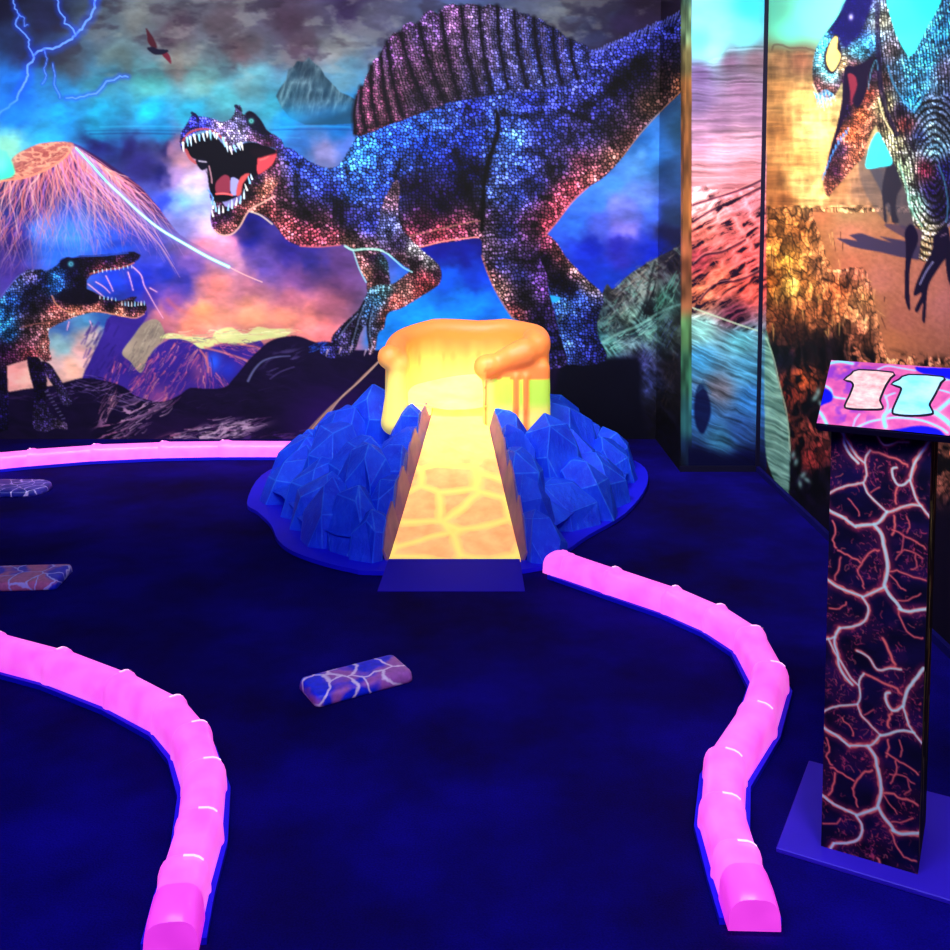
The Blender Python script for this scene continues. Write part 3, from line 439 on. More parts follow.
# right dinosaur
lerp(poly([(866,168),(868,152),(872,140),(878,132),(884,140),(890,152),(892,164),(880,167)]), (70, 230, 240))
rd = poly([(846,-45),(846,0),(843,8),(836,19),(828,30),(821,40),(816,48),(813,62),(812,74),(814,86),(818,94),(827,99),(834,97),(839,89),(842,82),(843,95),(842,104),(838,122),(834,142),(831,155),(826,170),(823,184),(826,194),(829,197),(834,190),(843,180),(853,168),(863,158),(868,142),(872,132),(876,125),(880,134),(886,146),(895,164),(901,180),(907,196),(910,212),(915,225),(923,232),(921,242),(919,259),(925,262),(932,258),(938,240),(941,232),(950,226),(990,226),(990,-45),(941,-45),(941,2),(934,16),(926,29),(920,42),(915,52),(909,57),(903,48),(896,34),(891,18),(887,4),(886,-45)], smooth=False)
RD = [(850,5,24,16,100),(862,10,16,10,70),(872,15,120,150,180),(840,25,20,20,110),(855,30,16,8,70),(868,45,60,140,190),(860,52,90,190,220),(822,45,70,190,230),(818,65,110,190,210),(816,82,110,70,70),(830,75,120,210,220),(828,90,140,90,90),(840,65,190,160,110),(855,65,90,60,70),(848,80,60,20,60),(852,95,90,30,60),(845,110,14,10,50),(870,75,40,24,50),(868,95,110,50,40),(860,115,150,80,50),(850,135,210,110,70),(840,150,60,40,70),(838,170,60,30,60),(845,170,190,110,90),(855,155,200,120,90),(832,190,170,100,80),(875,60,20,16,40),(880,20,150,150,130),(890,50,110,100,110),(885,80,60,40,40),(885,105,210,200,140),(893,140,230,230,170),(905,170,210,240,190),(912,205,170,240,200),(920,228,200,200,150),(928,245,230,190,140),(900,110,24,14,40),(905,125,110,50,50),(900,75,60,90,120),(910,70,70,180,230),(925,60,60,170,230),(940,30,60,160,230),(920,90,70,150,200),(912,100,50,160,220),(930,100,90,110,140),(945,70,90,90,120),(945,120,50,60,80),(930,130,110,140,160),(920,135,40,50,90),(935,150,110,160,190),(945,170,20,20,80),(925,170,90,30,50),(932,190,30,20,70),(940,210,30,24,70),(955,100,80,90,140),(960,200,14,10,60)]
arcs = .45+1.0*ss(.25, .75, np.abs((np.hypot((XX-934), (YY-172)*.45)/3.1+WX*.3) % 1*2-1))
vst = .5+.9*ss(.25, .75, np.abs(((XX*.96-.1*YY)/3.0+WX*.5) % 1*2-1))
fo = np.where((XX > 914)*(YY > 95), arcs, np.where((XX > 878), vst, 1.15))
skin(rd, RD, 2.7, 10, .4, fold=fo.astype(np.float32), s=2.5, hi=1.5)
for P, w, c, a in (([(877,5),(878,40),(880,80),(886,110),(897,135)], 5, (20,12,50), .7), ([(888,66),(892,80),(900,95),(910,108),(914,112)], 2.0, (70,170,230), .5), ([(914,112),(922,98),(928,82),(927,70)], 2.0, (70,170,230), .5), ([(880,95),(888,120),(897,140),(905,165)], 1.8, (20,10,20), .8), ([(884,92),(893,115),(903,138),(912,160),(918,190)], 2, (16,8,20), .8), ([(879,100),(884,118),(893,134)], 1.2, (235,225,170), .9), ([(899,164),(906,185),(911,208),(922,226)], 1.8, (170,250,220), .6), ([(868,90),(871,72),(876,60),(878,70)], 1, (100,190,220), .5), ([(813,84),(818,94),(827,99),(835,96)], 1.4, (230,200,170), .9), ([(938,165),(944,180),(948,205),(946,222)], 1.4, (90,190,230), .5), ([(908,120),(906,135),(915,150)], 4, (14,8,30), .6)):
    stroke(P, w, c, a)
lerp(poly([(846,0),(872,-10),(870,10),(863,26),(852,42),(844,48),(838,36),(832,32),(838,20)], soft=3)*.8, (20, 12, 90))
lerp(poly([(824,60),(826,48),(831,40),(836,34),(840,42),(842,55),(838,68),(832,74),(827,70)]), (24, 14, 44)); lerp(poly([(826,60),(829,46),(834,37),(838,38),(837,48),(841,56),(836,68),(831,71)]), np.stack([210+40*n, 180+50*n, 100+40*n], -1))
lerp(poly([(845,68),(856,66),(868,60),(874,58),(868,76),(866,92),(858,108),(851,100),(846,108),(843,122),(836,140),(832,158),(826,172),(830,150),(838,122),(842,100)], soft=1), (20, 8, 40)); lerp(poly([(848,74),(855,76),(857,86),(853,98),(851,106),(850,90)]), (120, 40, 60))
glow(851, 17, 2.2, 3, (190,190,240), .9)
for i in range(16): 
    x = 814+i*1.25; y = 90+2.2*math.sin(i/2); stroke([(x, y+2), (x+3, y+rj.uniform(12, 22)-abs(i-6)*.8)], 1.1, (60,170,230) if i % 3 else (190,230,240), .85, w2=.4)
for i in range(11): t = i/10; x = 849-t*24; y = 128+t*46-6*math.sin(t*3); stroke([(x-1, y), (x-2.5, y+7)], 1.3, (80,150,220), .9, w2=.5)
for P in ([(905,232),(911,224),(917,232),(918,242),(912,257),(909,280),(910,310),(905,298),(905,270),(906,250)], [(934,236),(941,230),(948,227),(950,250),(940,266),(930,282),(927,295),(925,322),(922,318),(923,303),(918,312),(915,309),(922,293),(914,296),(916,284),(925,264),(932,250)], [(946,250),(955,240),(990,240),(990,330),(952,290)]):
    lerp(poly(P), (16, 8, 44))
stroke([(933,262),(926,272),(920,284)], 1.6, (150,150,190), .8); stroke([(941,236),(946,234)], 1.4, (150,120,140), .7)

# ================= print of the column (one face, 1 px = 2.3 mm) kept at x 1005..1105, y 0..440
def colx(P, dy=0): return [(1005+(x-829)*100/102, y-435+dy) for x, y in P]
reg_ = (XX > 995)
vo1, vo2, vh = voro((XX+WX*5)/21+3, (YY+WY*5)/21, 40)
fil = ss(.8, .97, ridge(XX/6+WX, YY/6+WY, 3, 44)); patch = ss(.42, .6, fbm(XX/24, YY/24, 3, 51))
base = np.array((14, 8, 52), np.float32)+(n[..., None]-.5)*np.array((30, 14, 60), np.float32)
colp = base+(fil*patch*.85)[..., None]*(np.array((200, 80, 96), np.float32)-base)+(patch*.22)[..., None]*np.array((120, 30, 40), np.float32)
C = np.where(reg_[..., None], colp, C)
MAIN = [([(831,425),(838,437),(848,450),(856,461),(864,467)],3.4),([(870,454),(866,460),(865,467),(867,479),(864,487)],2.6),([(870,454),(884,457),(900,461),(909,466)],2.0),([(930,436),(924,446),(919,454),(914,464),(911,479)],4.4),
 ([(910,479),(905,484),(899,485),(894,478),(893,470),(897,468)],3.2),([(900,486),(897,495),(897,504)],2),([(911,479),(915,490),(919,499),(932,513)],2.6),([(864,487),(855,490),(845,493),(835,498),(828,503)],2.4),
 ([(824,512),(829,520),(843,525),(850,529),(857,533)],4.6),([(864,488),(868,497),(875,503),(889,514)],2.4),([(889,513),(884,521),(878,527),(866,530),(858,532)],4.0),([(889,514),(896,511),(903,507),(913,503),(923,503)],3.2),
 ([(876,528),(884,537),(886,546),(890,560),(891,574),(888,588)],4.8),([(889,589),(894,597),(901,603),(906,609)],4.8),([(904,609),(913,610),(922,607),(932,604)],4.2),([(889,589),(880,595),(872,600),(866,604)],4.2),([(866,603),(855,601),(845,599),(836,596),(826,590)],4.6),
 ([(866,604),(872,612),(872,621),(867,630),(856,636),(843,640)],3.2),([(843,640),(839,648),(838,657),(842,668),(843,678),(849,688),(858,696)],4.2),([(826,655),(833,653),(838,650)],2.4),([(895,535),(898,525),(896,516)],1.6),
 ([(895,530),(905,534),(918,539),(929,545)],1.4),([(890,573),(900,571),(912,573),(929,575)],1.6),([(900,552),(913,549),(925,555)],1.0),([(905,534),(906,548),(900,560)],1.0),([(918,552),(921,563),(915,568)],1.0),
 ([(842,566),(840,579),(836,590)],1.6),([(832,530),(836,540),(833,550),(838,558)],1.3),([(861,577),(866,566),(874,556),(882,553)],1.5),([(861,577),(865,587),(867,595)],1.2),([(838,560),(850,563),(862,568)],1.3),
 ([(889,642),(894,651),(898,660),(902,667)],2.0),([(862,660),(874,664),(884,675),(897,671),(908,670)],2.4),([(903,612),(910,626),(920,634),(929,634)],1.3),([(902,600),(912,598),(925,590)],1.0),([(893,575),(903,585),(909,590)],1.0),([(848,505),(858,514),(860,522)],1.0),([(880,490),(872,497)],.9),([(908,515),(912,523),(910,530)],.9),([(850,612),(842,620),(831,622)],1.1)]
for i in range(700):
    x = rj.uniform(1003, 1107); y = rj.uniform(-4, 440)
    if patch[int((y-CY0)*CS), int((x-CX0)*CS)] < .35 and i % 6: continue
    an = rj.uniform(0, 6.3); P = [(x, y)]
    for q in range(rj.randint(2, 6)): an += rj.uniform(-1.3, 1.3); x += math.cos(an)*1.8; y += math.sin(an)*1.8; P.append((x, y))
    stroke(P, rj.uniform(.5, 1), [(220,90,90),(240,130,110),(170,60,110)][i % 3], rj.uniform(.35, .8), False, soft=.7)
for dy in (-228, 0, 228):
    for P, w in MAIN:
        if w < 0: continue
        Q = colx(P, dy)
        if max(p[1] for p in Q) < -5 or min(p[1] for p in Q) > 445: continue
        Q2 = smooth_pts(Q, False, 3); Q2 = [(a+rj.uniform(-1, 1), b+rj.uniform(-1, 1)) for a, b in Q2]
        stroke(Q2, w*2.6, (170, 50, 80), .45, False, soft=w); stroke(Q2, w*rj.uniform(.8, 1.3), (245, 130, 110), .95, False, soft=.9)
for dy in (-228, 0, 228):
    for P, w in MAIN:
        if w < 2.2: continue
        Q = colx(P, dy); stroke(Q, w*rj.uniform(.4, .7), (205, 255, 225), .9, soft=1)
# the column's narrow face print: dark with long yellow veins, x 1112..1130
m_ = (XX > 1108)*(YY < 460)
C = np.where(m_[..., None], np.array((30, 14, 20), np.float32)*(.5+n[..., None])+(ss(.6, .9, vnoise(XX/1.5, YY/40, 7))[..., None]*np.array((90, 50, 20), np.float32)), C)
for i in range(14):
    x = 1111+rj.rand()*18; y = rj.uniform(-20, 420); stroke([(x, y), (x+rj.uniform(-2, 2), y+25), (x+rj.uniform(-4, 4), y+70)], 1.1, (230, 210, 120), .85, w2=.4)
# sign panel print, x 1003..1117, y 470..535
def cap(P):
    o = []
    for a, b in P:
        v = (b-60)/480; l = 200-150*v; r = 975-58*v; o.append((1003+114*(a-l)/(r-l), 470+65*v))
    return o
m_ = ((XX > 998)*(XX < 1125)*(YY > 463)*(YY < 545)).astype(np.float32)
tt = fbm(XX/7, YY/7, 4, 61)
lerp(m_, np.stack([226+60*(tt-.5), 110+70*(tt-.5), 150+20*tt], -1)); lerp(m_*ss(.5, .7, fbm(XX/12, YY/10, 3, 66))*.7*ss(1060, 1030, XX), (130, 60, 190))
for P, w in (([(120,540),(90,470),(55,440)], 3), ([(300,545),(340,520),(400,490),(470,470),(560,450),(700,455),(800,490),(840,520)], 2), ([(480,520),(475,460),(500,420),(560,390)], 4), ([(780,400),(830,350),(890,290),(950,255)], 4), ([(780,390),(830,430),(870,470),(910,500)], 5), ([(500,320),(520,300),(560,280)], 1.6), ([(800,230),(860,240),(930,270)], 1.6), ([(130,260),(170,290),(180,340),(250,350)], 2), ([(480,110),(540,80),(620,90),(700,100)], 1.4), ([(190,90),(260,70),(330,80)], 3.5), ([(280,545),(300,490),(330,450)], 1.2), ([(830,160),(900,150),(960,160)], 2.2), ([(500,300),(510,370),(490,420)], 1.4)):
    stroke(cap(P), w*1.5, (250, 170, 180), .6, soft=2); stroke(cap(P), w*.8, (150, 240, 240), .95, soft=1)
for P in ([(700,75),(760,72),(990,72),(985,165),(940,150),(880,145),(800,125),(730,115)], [(100,300),(130,285),(165,305),(178,340),(165,375),(120,400),(60,430),(70,380)], [(440,560),(480,545),(560,525),(640,500),(720,490),(790,505),(830,540),(860,545),(930,545),(930,575),(440,575)], [(890,430),(910,395),(960,370),(960,520),(915,500)]):
    lerp(poly(cap(P), soft=1), (10, 14, 215))
C = 255*(np.clip(C, 0, 255)/255)**1.12
# ---------------------------------------------------------------- scene
import bpy, bmesh, random
from mathutils import Vector, Matrix
SC = bpy.context.scene; COL = SC.collection
random.seed(5)
CAMH, F, TILT, PX, PY = 1.5, 1000., math.radians(4), 475., 270.
ct, st_ = math.cos(TILT), math.sin(TILT)
def project(X, Y, Z):
    dz = Z-CAMH; d = Y*ct-dz*st_; u = Y*st_+dz*ct
    return PX+F*X/d, PY-F*u/d
def at(x, y, h=0.):
    a = (x-PX)/F; b = -(y-PY)/F
    dy = ct+b*st_; dz = -st_+b*ct; t = (h-CAMH)/dz
    return Vector((a*t, dy*t, h))
def lin(c): 
    c = np.asarray(c, float)/255.
    return np.where(c <= .04045, c/12.92, ((c+.055)/1.055)**2.4)
def L4(*c): return tuple(lin(c))+(1.,)
def mesh_obj(name, V, Fc, mat=None, parent=None, smooth=False):
    me = bpy.data.meshes.new(name); me.from_pydata([tuple(v) for v in V], [], Fc); me.update()
    o = bpy.data.objects.new(name, me); COL.objects.link(o)
    if mat: me.materials.append(mat)
    if smooth: me.polygons.foreach_set('use_smooth', [True]*len(me.polygons))
    if parent: o.parent = parent
    return o
def bm_obj(name, bm, mats, parent=None, smooth=False):
    me = bpy.data.meshes.new(name); bm.normal_update(); bm.to_mesh(me); bm.free()
    o = bpy.data.objects.new(name, me); COL.objects.link(o)
    for m in (mats if isinstance(mats, (list, tuple)) else [mats]): me.materials.append(m)
    if smooth: me.polygons.foreach_set('use_smooth', [True]*len(me.polygons))
    if parent: o.parent = parent
    return o
def tag(o, label=None, cat=None, group=None, kind=None):
    for k, v in (('label', label), ('category', cat), ('group', group), ('kind', kind)):
        if v: o[k] = v
    return o
def empty(name, loc, label, cat, group=None, rz=0):
    o = bpy.data.objects.new(name, None); COL.objects.link(o); o.location = loc; o.rotation_euler.z = rz; o.empty_display_size = .1
    return tag(o, label, cat, group)
def box_bm(x0, y0, z0, x1, y1, z1, bev=0, seg=2):
    bm = bmesh.new(); bmesh.ops.create_cube(bm, size=1)
    for v in bm.verts: v.co = Vector(((x0+x1)/2+v.co.x*(x1-x0), (y0+y1)/2+v.co.y*(y1-y0), (z0+z1)/2+v.co.z*(z1-z0)))
    if bev: bmesh.ops.bevel(bm, geom=bm.edges[:], offset=bev, segments=seg, affect='EDGES', profile=.5)
    return bm
class NT:
    def __init__(s, name):
        s.m = bpy.data.materials.new(name); s.m.use_nodes = True; s.t = s.m.node_tree; s.n = s.t.nodes
        s.b = s.n['Principled BSDF']
    def add(s, typ, **k):
        x = s.n.new(typ)
        for a, v in k.items(): setattr(x, a, v)
        return x
    def link(s, a, b): s.t.links.new(a, b)
    def ramp(s, src, stops, interp='LINEAR'):
        r = s.add('ShaderNodeValToRGB'); r.color_ramp.interpolation = interp; e = r.color_ramp.elements
        while len(e) > 1: e.remove(e[0])
        e[0].position, e[0].color = stops[0]
        for p, c in stops[1:]: q = e.new(p); q.color = c
        s.link(src, r.inputs[0]); return r.outputs[0]
    def noise(s, scale, detail=4, vec=None, rough=.5, dist=0):
        x = s.add('ShaderNodeTexNoise'); x.inputs['Scale'].default_value = scale; x.inputs['Detail'].default_value = detail; x.inputs['Roughness'].default_value = rough; x.inputs['Distortion'].default_value = dist
        if vec: s.link(vec, x.inputs['Vector'])
        return x
    def coord(s): return s.add('ShaderNodeTexCoord').outputs['Object']
    def mix(s, f, a, b, typ='MIX'):
        x = s.add('ShaderNodeMix', data_type='RGBA', blend_type=typ)
        for i, v in ((0, f), (6, a), (7, b)):
            if hasattr(v, 'links'): s.link(v, x.inputs[i])
            else: x.inputs[i].default_value = v
        return x.outputs[2]
    def bump(s, h, strength=.4, dist=.01):
        x = s.add('ShaderNodeBump'); x.inputs['Strength'].default_value = strength; x.inputs['Distance'].default_value = dist
        s.link(h, x.inputs['Height']); s.link(x.outputs[0], s.b.inputs['Normal'])
    def set(s, **k):
        for a, v in k.items():
            i = s.b.inputs[a.replace('_', ' ')]
            if hasattr(v, 'links'): s.link(v, i)
            else: i.default_value = v
        return s
def plain(name, c, rough=.7, spec=.2, c2=None, scale=6, emit=None, es=0):
    M = NT(name); n_ = M.noise(scale, 4, M.coord())
    c2 = c2 or tuple(x*.7 for x in c[:3])+(1,)
    M.set(Base_Color=M.ramp(n_.outputs['Fac'], [(.3, c2), (.7, c)]), Roughness=rough); M.b.inputs['Specular IOR Level'].default_value = spec
    if emit: M.set(Emission_Color=emit, Emission_Strength=es)
    return M.m

# --- materials
def mural_mat():
    M = NT('printed mural film'); a = M.add('ShaderNodeVertexColor'); a.layer_name = 'print'
    M.set(Base_Color=a.outputs[0], Roughness=.75); M.b.inputs['Specular IOR Level'].default_value = .12
    return M.m
M_MURAL = mural_mat()
def carpet():
    M = NT('dark carpet'); v = M.coord(); n1 = M.noise(1.6, 5, v, .6); n2 = M.noise(220, 2, v)
    c = M.ramp(n1.outputs['Fac'], [(.32, L4(14, 3, 60)), (.5, L4(12, 4, 100)), (.68, L4(18, 8, 140))])
    M.set(Base_Color=M.mix(.45, c, M.ramp(n2.outputs['Fac'], [(.3, (.1, .1, .1, 1)), (.7, (1, 1, 1, 1))]), 'MULTIPLY'), Roughness=.95); M.b.inputs['Specular IOR Level'].default_value = .05
    M.bump(n2.outputs['Fac'], .5, .004); return M.m
M_FLOOR = carpet()
M_WALL = plain('dark wall paint', L4(20, 16, 60), .9, .1)
M_CEIL = plain('black ceiling paint', L4(12, 10, 24), .9, .1)
M_BLUE = plain('blue base board', L4(24, 22, 235), .6, .2, L4(18, 16, 215), 3)
M_SKIRT = plain('dark blue skirting', L4(14, 10, 90), .7, .1)
M_TRIM = plain('black trim', L4(10, 8, 40), .6, .2)
def rockm(name, c1, c2, c3):
    M = NT(name); v = M.coord(); n1 = M.noise(9, 5, v); mp = M.add('ShaderNodeMapping'); mp.inputs['Scale'].default_value = (40, 40, 9); M.link(v, mp.inputs[0]); n2 = M.noise(1, 5, mp.outputs[0], .7)
    base = M.ramp(n1.outputs['Fac'], [(.3, c1), (.68, c2)])
    M.set(Base_Color=M.mix(M.ramp(n2.outputs['Fac'], [(.52, (0, 0, 0, 1)), (.75, (.55, .55, .55, 1))]), base, c3), Roughness=.62); M.b.inputs['Specular IOR Level'].default_value = .25
    M.bump(n2.outputs['Fac'], .8, .012); return M.m
M_ROCK = rockm('blue painted rock', L4(8, 46, 215), L4(12, 76, 240), L4(40, 110, 250))
M_EDGE = rockm('light brushed rock edge', L4(14, 78, 235), L4(34, 110, 245), L4(90, 160, 255))
def lava_ramp():
    M = NT('glowing lava ramp print'); v = M.coord(); d = M.noise(5, 3, v); ad = M.mix(.06, v, d.outputs['Color'], 'ADD')
    vo = M.add('ShaderNodeTexVoronoi', feature='DISTANCE_TO_EDGE'); vo.inputs['Scale'].default_value = 5.2; M.link(ad, vo.inputs['Vector'])
    n_ = M.noise(14, 3, v)
    c = M.mix(M.ramp(vo.outputs['Distance'], [(.0, (1, 1, 1, 1)), (.04, (.6, .6, .6, 1)), (.13, (0, 0, 0, 1))]), M.ramp(n_.outputs['Fac'], [(.3, L4(255, 172, 100)), (.7, L4(255, 196, 118))]), L4(255, 236, 110))
    M.set(Base_Color=c, Emission_Color=c, Emission_Strength=.78, Roughness=.4); return M.m  # emission stands in for the print's blacklight glow, no lamp behind
M_RAMP = lava_ramp()
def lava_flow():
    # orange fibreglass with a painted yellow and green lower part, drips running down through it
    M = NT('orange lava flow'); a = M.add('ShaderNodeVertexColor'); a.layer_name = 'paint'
    M.set(Base_Color=a.outputs[0], Emission_Color=a.outputs[0], Emission_Strength=.30, Roughness=.5); M.b.inputs['Subsurface Weight'].default_value = .15; M.b.inputs['Subsurface Radius'].default_value = (.05, .03, .01)  # weak emission puts a blacklight glow into the paint
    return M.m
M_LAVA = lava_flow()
def glowm(name, c, es, e2):
    M = NT(name); v = M.coord(); n_ = M.noise(13, 3, v)
    c_ = M.ramp(n_.outputs['Fac'], [(.3, e2), (.6, c)])
    M.set(Base_Color=L4(255, 120, 220), Emission_Color=c_, Emission_Strength=es, Roughness=.3); return M.m
M_PINK = glowm('lit pink cover', L4(255, 112, 232), .86, L4(250, 80, 222))
M_CAPP = glowm('lit magenta end cap', L4(240, 50, 215), .8, L4(225, 34, 200))
M_LED = glowm('bright lamp behind cover', L4(255, 190, 240), 1.3, L4(255, 170, 240))
M_SEAM = plain('clear seam clip', L4(255, 210, 240), .2, .6, emit=L4(255, 190, 240), es=1.)
M_BLACK = plain('black ink', L4(14, 8, 26), .5, .3)
M_SCREW = plain('dark screw head', L4(30, 10, 60), .4, .5)
def veins(name, c0, c1, cv, cell, off):
    M = NT(name); v = M.coord(); d = M.noise(9, 4, v); ad0 = M.mix(.07, v, d.outputs['Color'], 'ADD'); mp = M.add('ShaderNodeMapping'); mp.inputs['Location'].default_value = off; M.link(ad0, mp.inputs[0])
    vo = M.add('ShaderNodeTexVoronoi', feature='DISTANCE_TO_EDGE'); vo.inputs['Scale'].default_value = cell; M.link(mp.outputs[0], vo.inputs['Vector'])
    n_ = M.noise(7, 2, mp.outputs[0]); n3 = M.noise(60, 3, v)
    base = M.mix(M.ramp(n_.outputs['Fac'], [(.46, (0, 0, 0, 1)), (.54, (1, 1, 1, 1))]), c0, c1)
    base = M.mix(.4, base, M.ramp(n3.outputs['Fac'], [(.3, (.3, .3, .3, 1)), (.7, (1, 1, 1, 1))]), 'MULTIPLY')
    M.set(Base_Color=M.mix(M.ramp(vo.outputs['Distance'], [(.0, (1, 1, 1, 1)), (.018, (.9, .9, .9, 1)), (.05, (0, 0, 0, 1))]), base, cv), Roughness=.45)
    return M.m

# --- printed surfaces: dense sheets whose vertex colours are the artwork, some light falloff included
C8 = lin(C).astype(np.float32)
def sample(x, y):
    gx = np.clip((x-CX0)*CS, 0, CW-1.01); gy = np.clip((y-CY0)*CS, 0, CH-1.01)
    ix = gx.astype(int); iy = gy.astype(int); fx = (gx-ix)[..., None]; fy = (gy-iy)[..., None]
    return (C8[iy, ix]*(1-fx)+C8[iy, ix+1]*fx)*(1-fy)+(C8[iy+1, ix]*(1-fx)+C8[iy+1, ix+1]*fx)*fy
def sheet(name, P, uv, mat=None, parent=None):
    """P(u, v) -> xyz arrays for 1-D arrays of u and v; uv() gives print colours"""
    me = bpy.data.meshes.new(name); XYZ, cols = P
    nv, nu = XYZ.shape[:2]
    me.vertices.add(nu*nv); me.vertices.foreach_set('co', XYZ.reshape(-1).astype(np.float32))
    i = (np.arange(nv-1)[:, None]*nu+np.arange(nu-1)[None]).reshape(-1)
    q = np.stack([i, i+nu, i+nu+1, i+1], -1).astype(np.int32) if uv else np.stack([i, i+1, i+nu+1, i+nu], -1).astype(np.int32)
    me.loops.add(q.size); me.loops.foreach_set('vertex_index', q.reshape(-1)); me.polygons.add(len(q))
    me.polygons.foreach_set('loop_start', np.arange(0, q.size, 4, dtype=np.int32)); me.update(calc_edges=True); me.validate()
    ca = me.color_attributes.new('print', 'FLOAT_COLOR', 'POINT')
    ca.data.foreach_set('color', np.concatenate([cols, np.ones(cols.shape[:2]+(1,))], -1).reshape(-1).astype(np.float32))
    me.materials.append(mat or M_MURAL)
    o = bpy.data.objects.new(name, me); COL.objects.link(o)
    if parent: o.parent = parent
    return o
H = 3.0; YB_, YP, XP, XR = 6.2, 5.46, 1.135, 1.575
def wall_sheet(name, A, B, n, m, flip=True, refl=None):
    """vertical sheet from A to B (xy), columns spaced evenly as the eye sees them"""
    t = np.linspace(0, 1, n)
    za, zb = A[1], B[1]; s_ = t*za/(zb*(1-t)+t*za) if abs(za-zb) > .5 else t
    X = A[0]+(B[0]-A[0])*s_; Y = A[1]+(B[1]-A[1])*s_
    Z = np.linspace(H, 0, m)[:, None]+0*X[None]
    X = X[None]+0*Z; Y = Y[None]+0*Z
    px, py = project(X, Y, Z)
    if refl is not None: px = np.where(px < refl, 2*refl-px, px)
    px = np.where(px > 978, 2*978-px, px)
    return sheet(name, (np.stack([X, Y, Z], -1), sample(px, py)), flip)

# --- room shell
def struct(name, bm, mat): return tag(bm_obj(name, bm, mat), kind='structure')
struct('floor', box_bm(-4.6, -1.5, -.1, 4.2, 6.7, 0), M_FLOOR)
struct('ceiling', box_bm(-4.6, -1.5, H, 4.2, 6.7, H+.1), M_CEIL)
struct('wall_back', box_bm(-4.6, YB_+.004, 0, XR+.15, YB_+.2, H), M_WALL)
struct('wall_left', box_bm(-4.7, -1.5, 0, -4.5, YB_, H), M_WALL)
struct('wall_right', box_bm(XR+.004, 1.2, 0, XR+.15, YB_, H), M_WALL)
struct('wall_pilaster', box_bm(XP+.004, YP+.004, 0, XR+.003, YB_, H), M_WALL)
struct('trim_1', box_bm(XR-.02, YP-.014, 0, XR+.0, YP-.0, H), M_TRIM)
struct('baseboard_right', box_bm(XR-.02, 2.2, 0, XR-.001, YP-.015, .03), M_SKIRT)
struct('baseboard_pilaster', box_bm(XP+.0, YP-.02, 0, XR-.021, YP-.001, .03), M_TRIM)
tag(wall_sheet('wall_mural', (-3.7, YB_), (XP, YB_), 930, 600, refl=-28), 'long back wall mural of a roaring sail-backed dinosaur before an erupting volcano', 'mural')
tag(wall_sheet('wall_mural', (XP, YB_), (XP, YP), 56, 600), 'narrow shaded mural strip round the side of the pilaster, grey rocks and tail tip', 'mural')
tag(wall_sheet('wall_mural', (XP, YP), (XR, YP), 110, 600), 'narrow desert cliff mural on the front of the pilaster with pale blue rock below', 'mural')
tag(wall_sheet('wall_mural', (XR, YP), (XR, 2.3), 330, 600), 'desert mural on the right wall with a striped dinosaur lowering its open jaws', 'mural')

# --- volcano obstacle
VO = empty('volcano_obstacle', (-.08, 5.0, 0), 'blue rock volcano golf obstacle with glowing yellow lava ramp and orange crater', 'golf obstacle')
def local(o, p=VO): o.matrix_parent_inverse = Matrix.Translation(p.location).inverted(); return o
OUT = [(-.383,3.90),(-.50,3.93),(-.64,4.015),(-.77,4.13),(-.86,4.27),(-.93,4.47),(-1.03,4.66),(-1.12,4.82),(-1.15,5.3),(-1.02,5.62),(-.78,5.8),(-.1,5.92),(.55,5.85),(.84,5.7),(.94,5.45),(.885,5.08),(.71,4.64),(.5,4.33),(.36,4.1),(.2,3.92)]
CXY = (-.08, 5.12)
op = smooth_pts(OUT, True, 4)
ang = [math.atan2(y-CXY[1], x-CXY[0]) for x, y in op]; rad = [math.hypot(x-CXY[0], y-CXY[1]) for x, y in op]
srt = sorted(zip(ang, rad)); AA = np.array([a for a, r in srt]); RR = np.array([r for a, r in srt])
def tnorm(x, y):
    a = math.atan2(y-CXY[1], x-CXY[0]); return math.hypot(x-CXY[0], y-CXY[1])/np.interp(a, AA, RR, period=2*math.pi)
def hgt(x, y):
    t = min(tnorm(x, y), 1.05); return .50*(max(0, 1-t**2.6))**.85
def ramp_x(y, side):            # the ramp corridor narrows uphill
    t = (y-4.0)/1.0
    return (-.09+side*(.262-.125*t)) if side < 0 else (-.075+side*(.262-.125*t))
# base plate
bm = bmesh.new(); vs = [bm.verts.new((x, y, .004)) for x, y in op]; f = bm.faces.new(vs); 
if f.normal.z < 0: f.normal_flip()
r = bmesh.ops.extrude_face_region(bm, geom=[f]); bmesh.ops.translate(bm, vec=(0, 0, .018), verts=[v for v in r['geom'] if isinstance(v, bmesh.types.BMVert)])
bmesh.ops.recalc_face_normals(bm, faces=bm.faces[:]); local(bm_obj('base_plate', bm, M_BLUE, VO))
# ramp
bm = bmesh.new(); N_ = 30; rows = []
def rz(t): return .035+.40*t**1.06
for i in range(N_+1):
    y = 4.0+1.12*i/N_; z = rz(i/N_); rows.append([bm.verts.new((ramp_x(y, s)*1, y, zz)) for s, zz in ((-1, z), (1, z), (1, z-.02), (-1, z-.02))])
for a, b in zip(rows, rows[1:]):
    for j in range(4): bm.faces.new((a[j], a[(j+1) % 4], b[(j+1) % 4], b[j]))
bm.faces.new(rows[0][::-1]); bm.faces.new(rows[-1]); bmesh.ops.recalc_face_normals(bm, faces=bm.faces[:])
local(bm_obj('lava_ramp', bm, M_RAMP, VO))
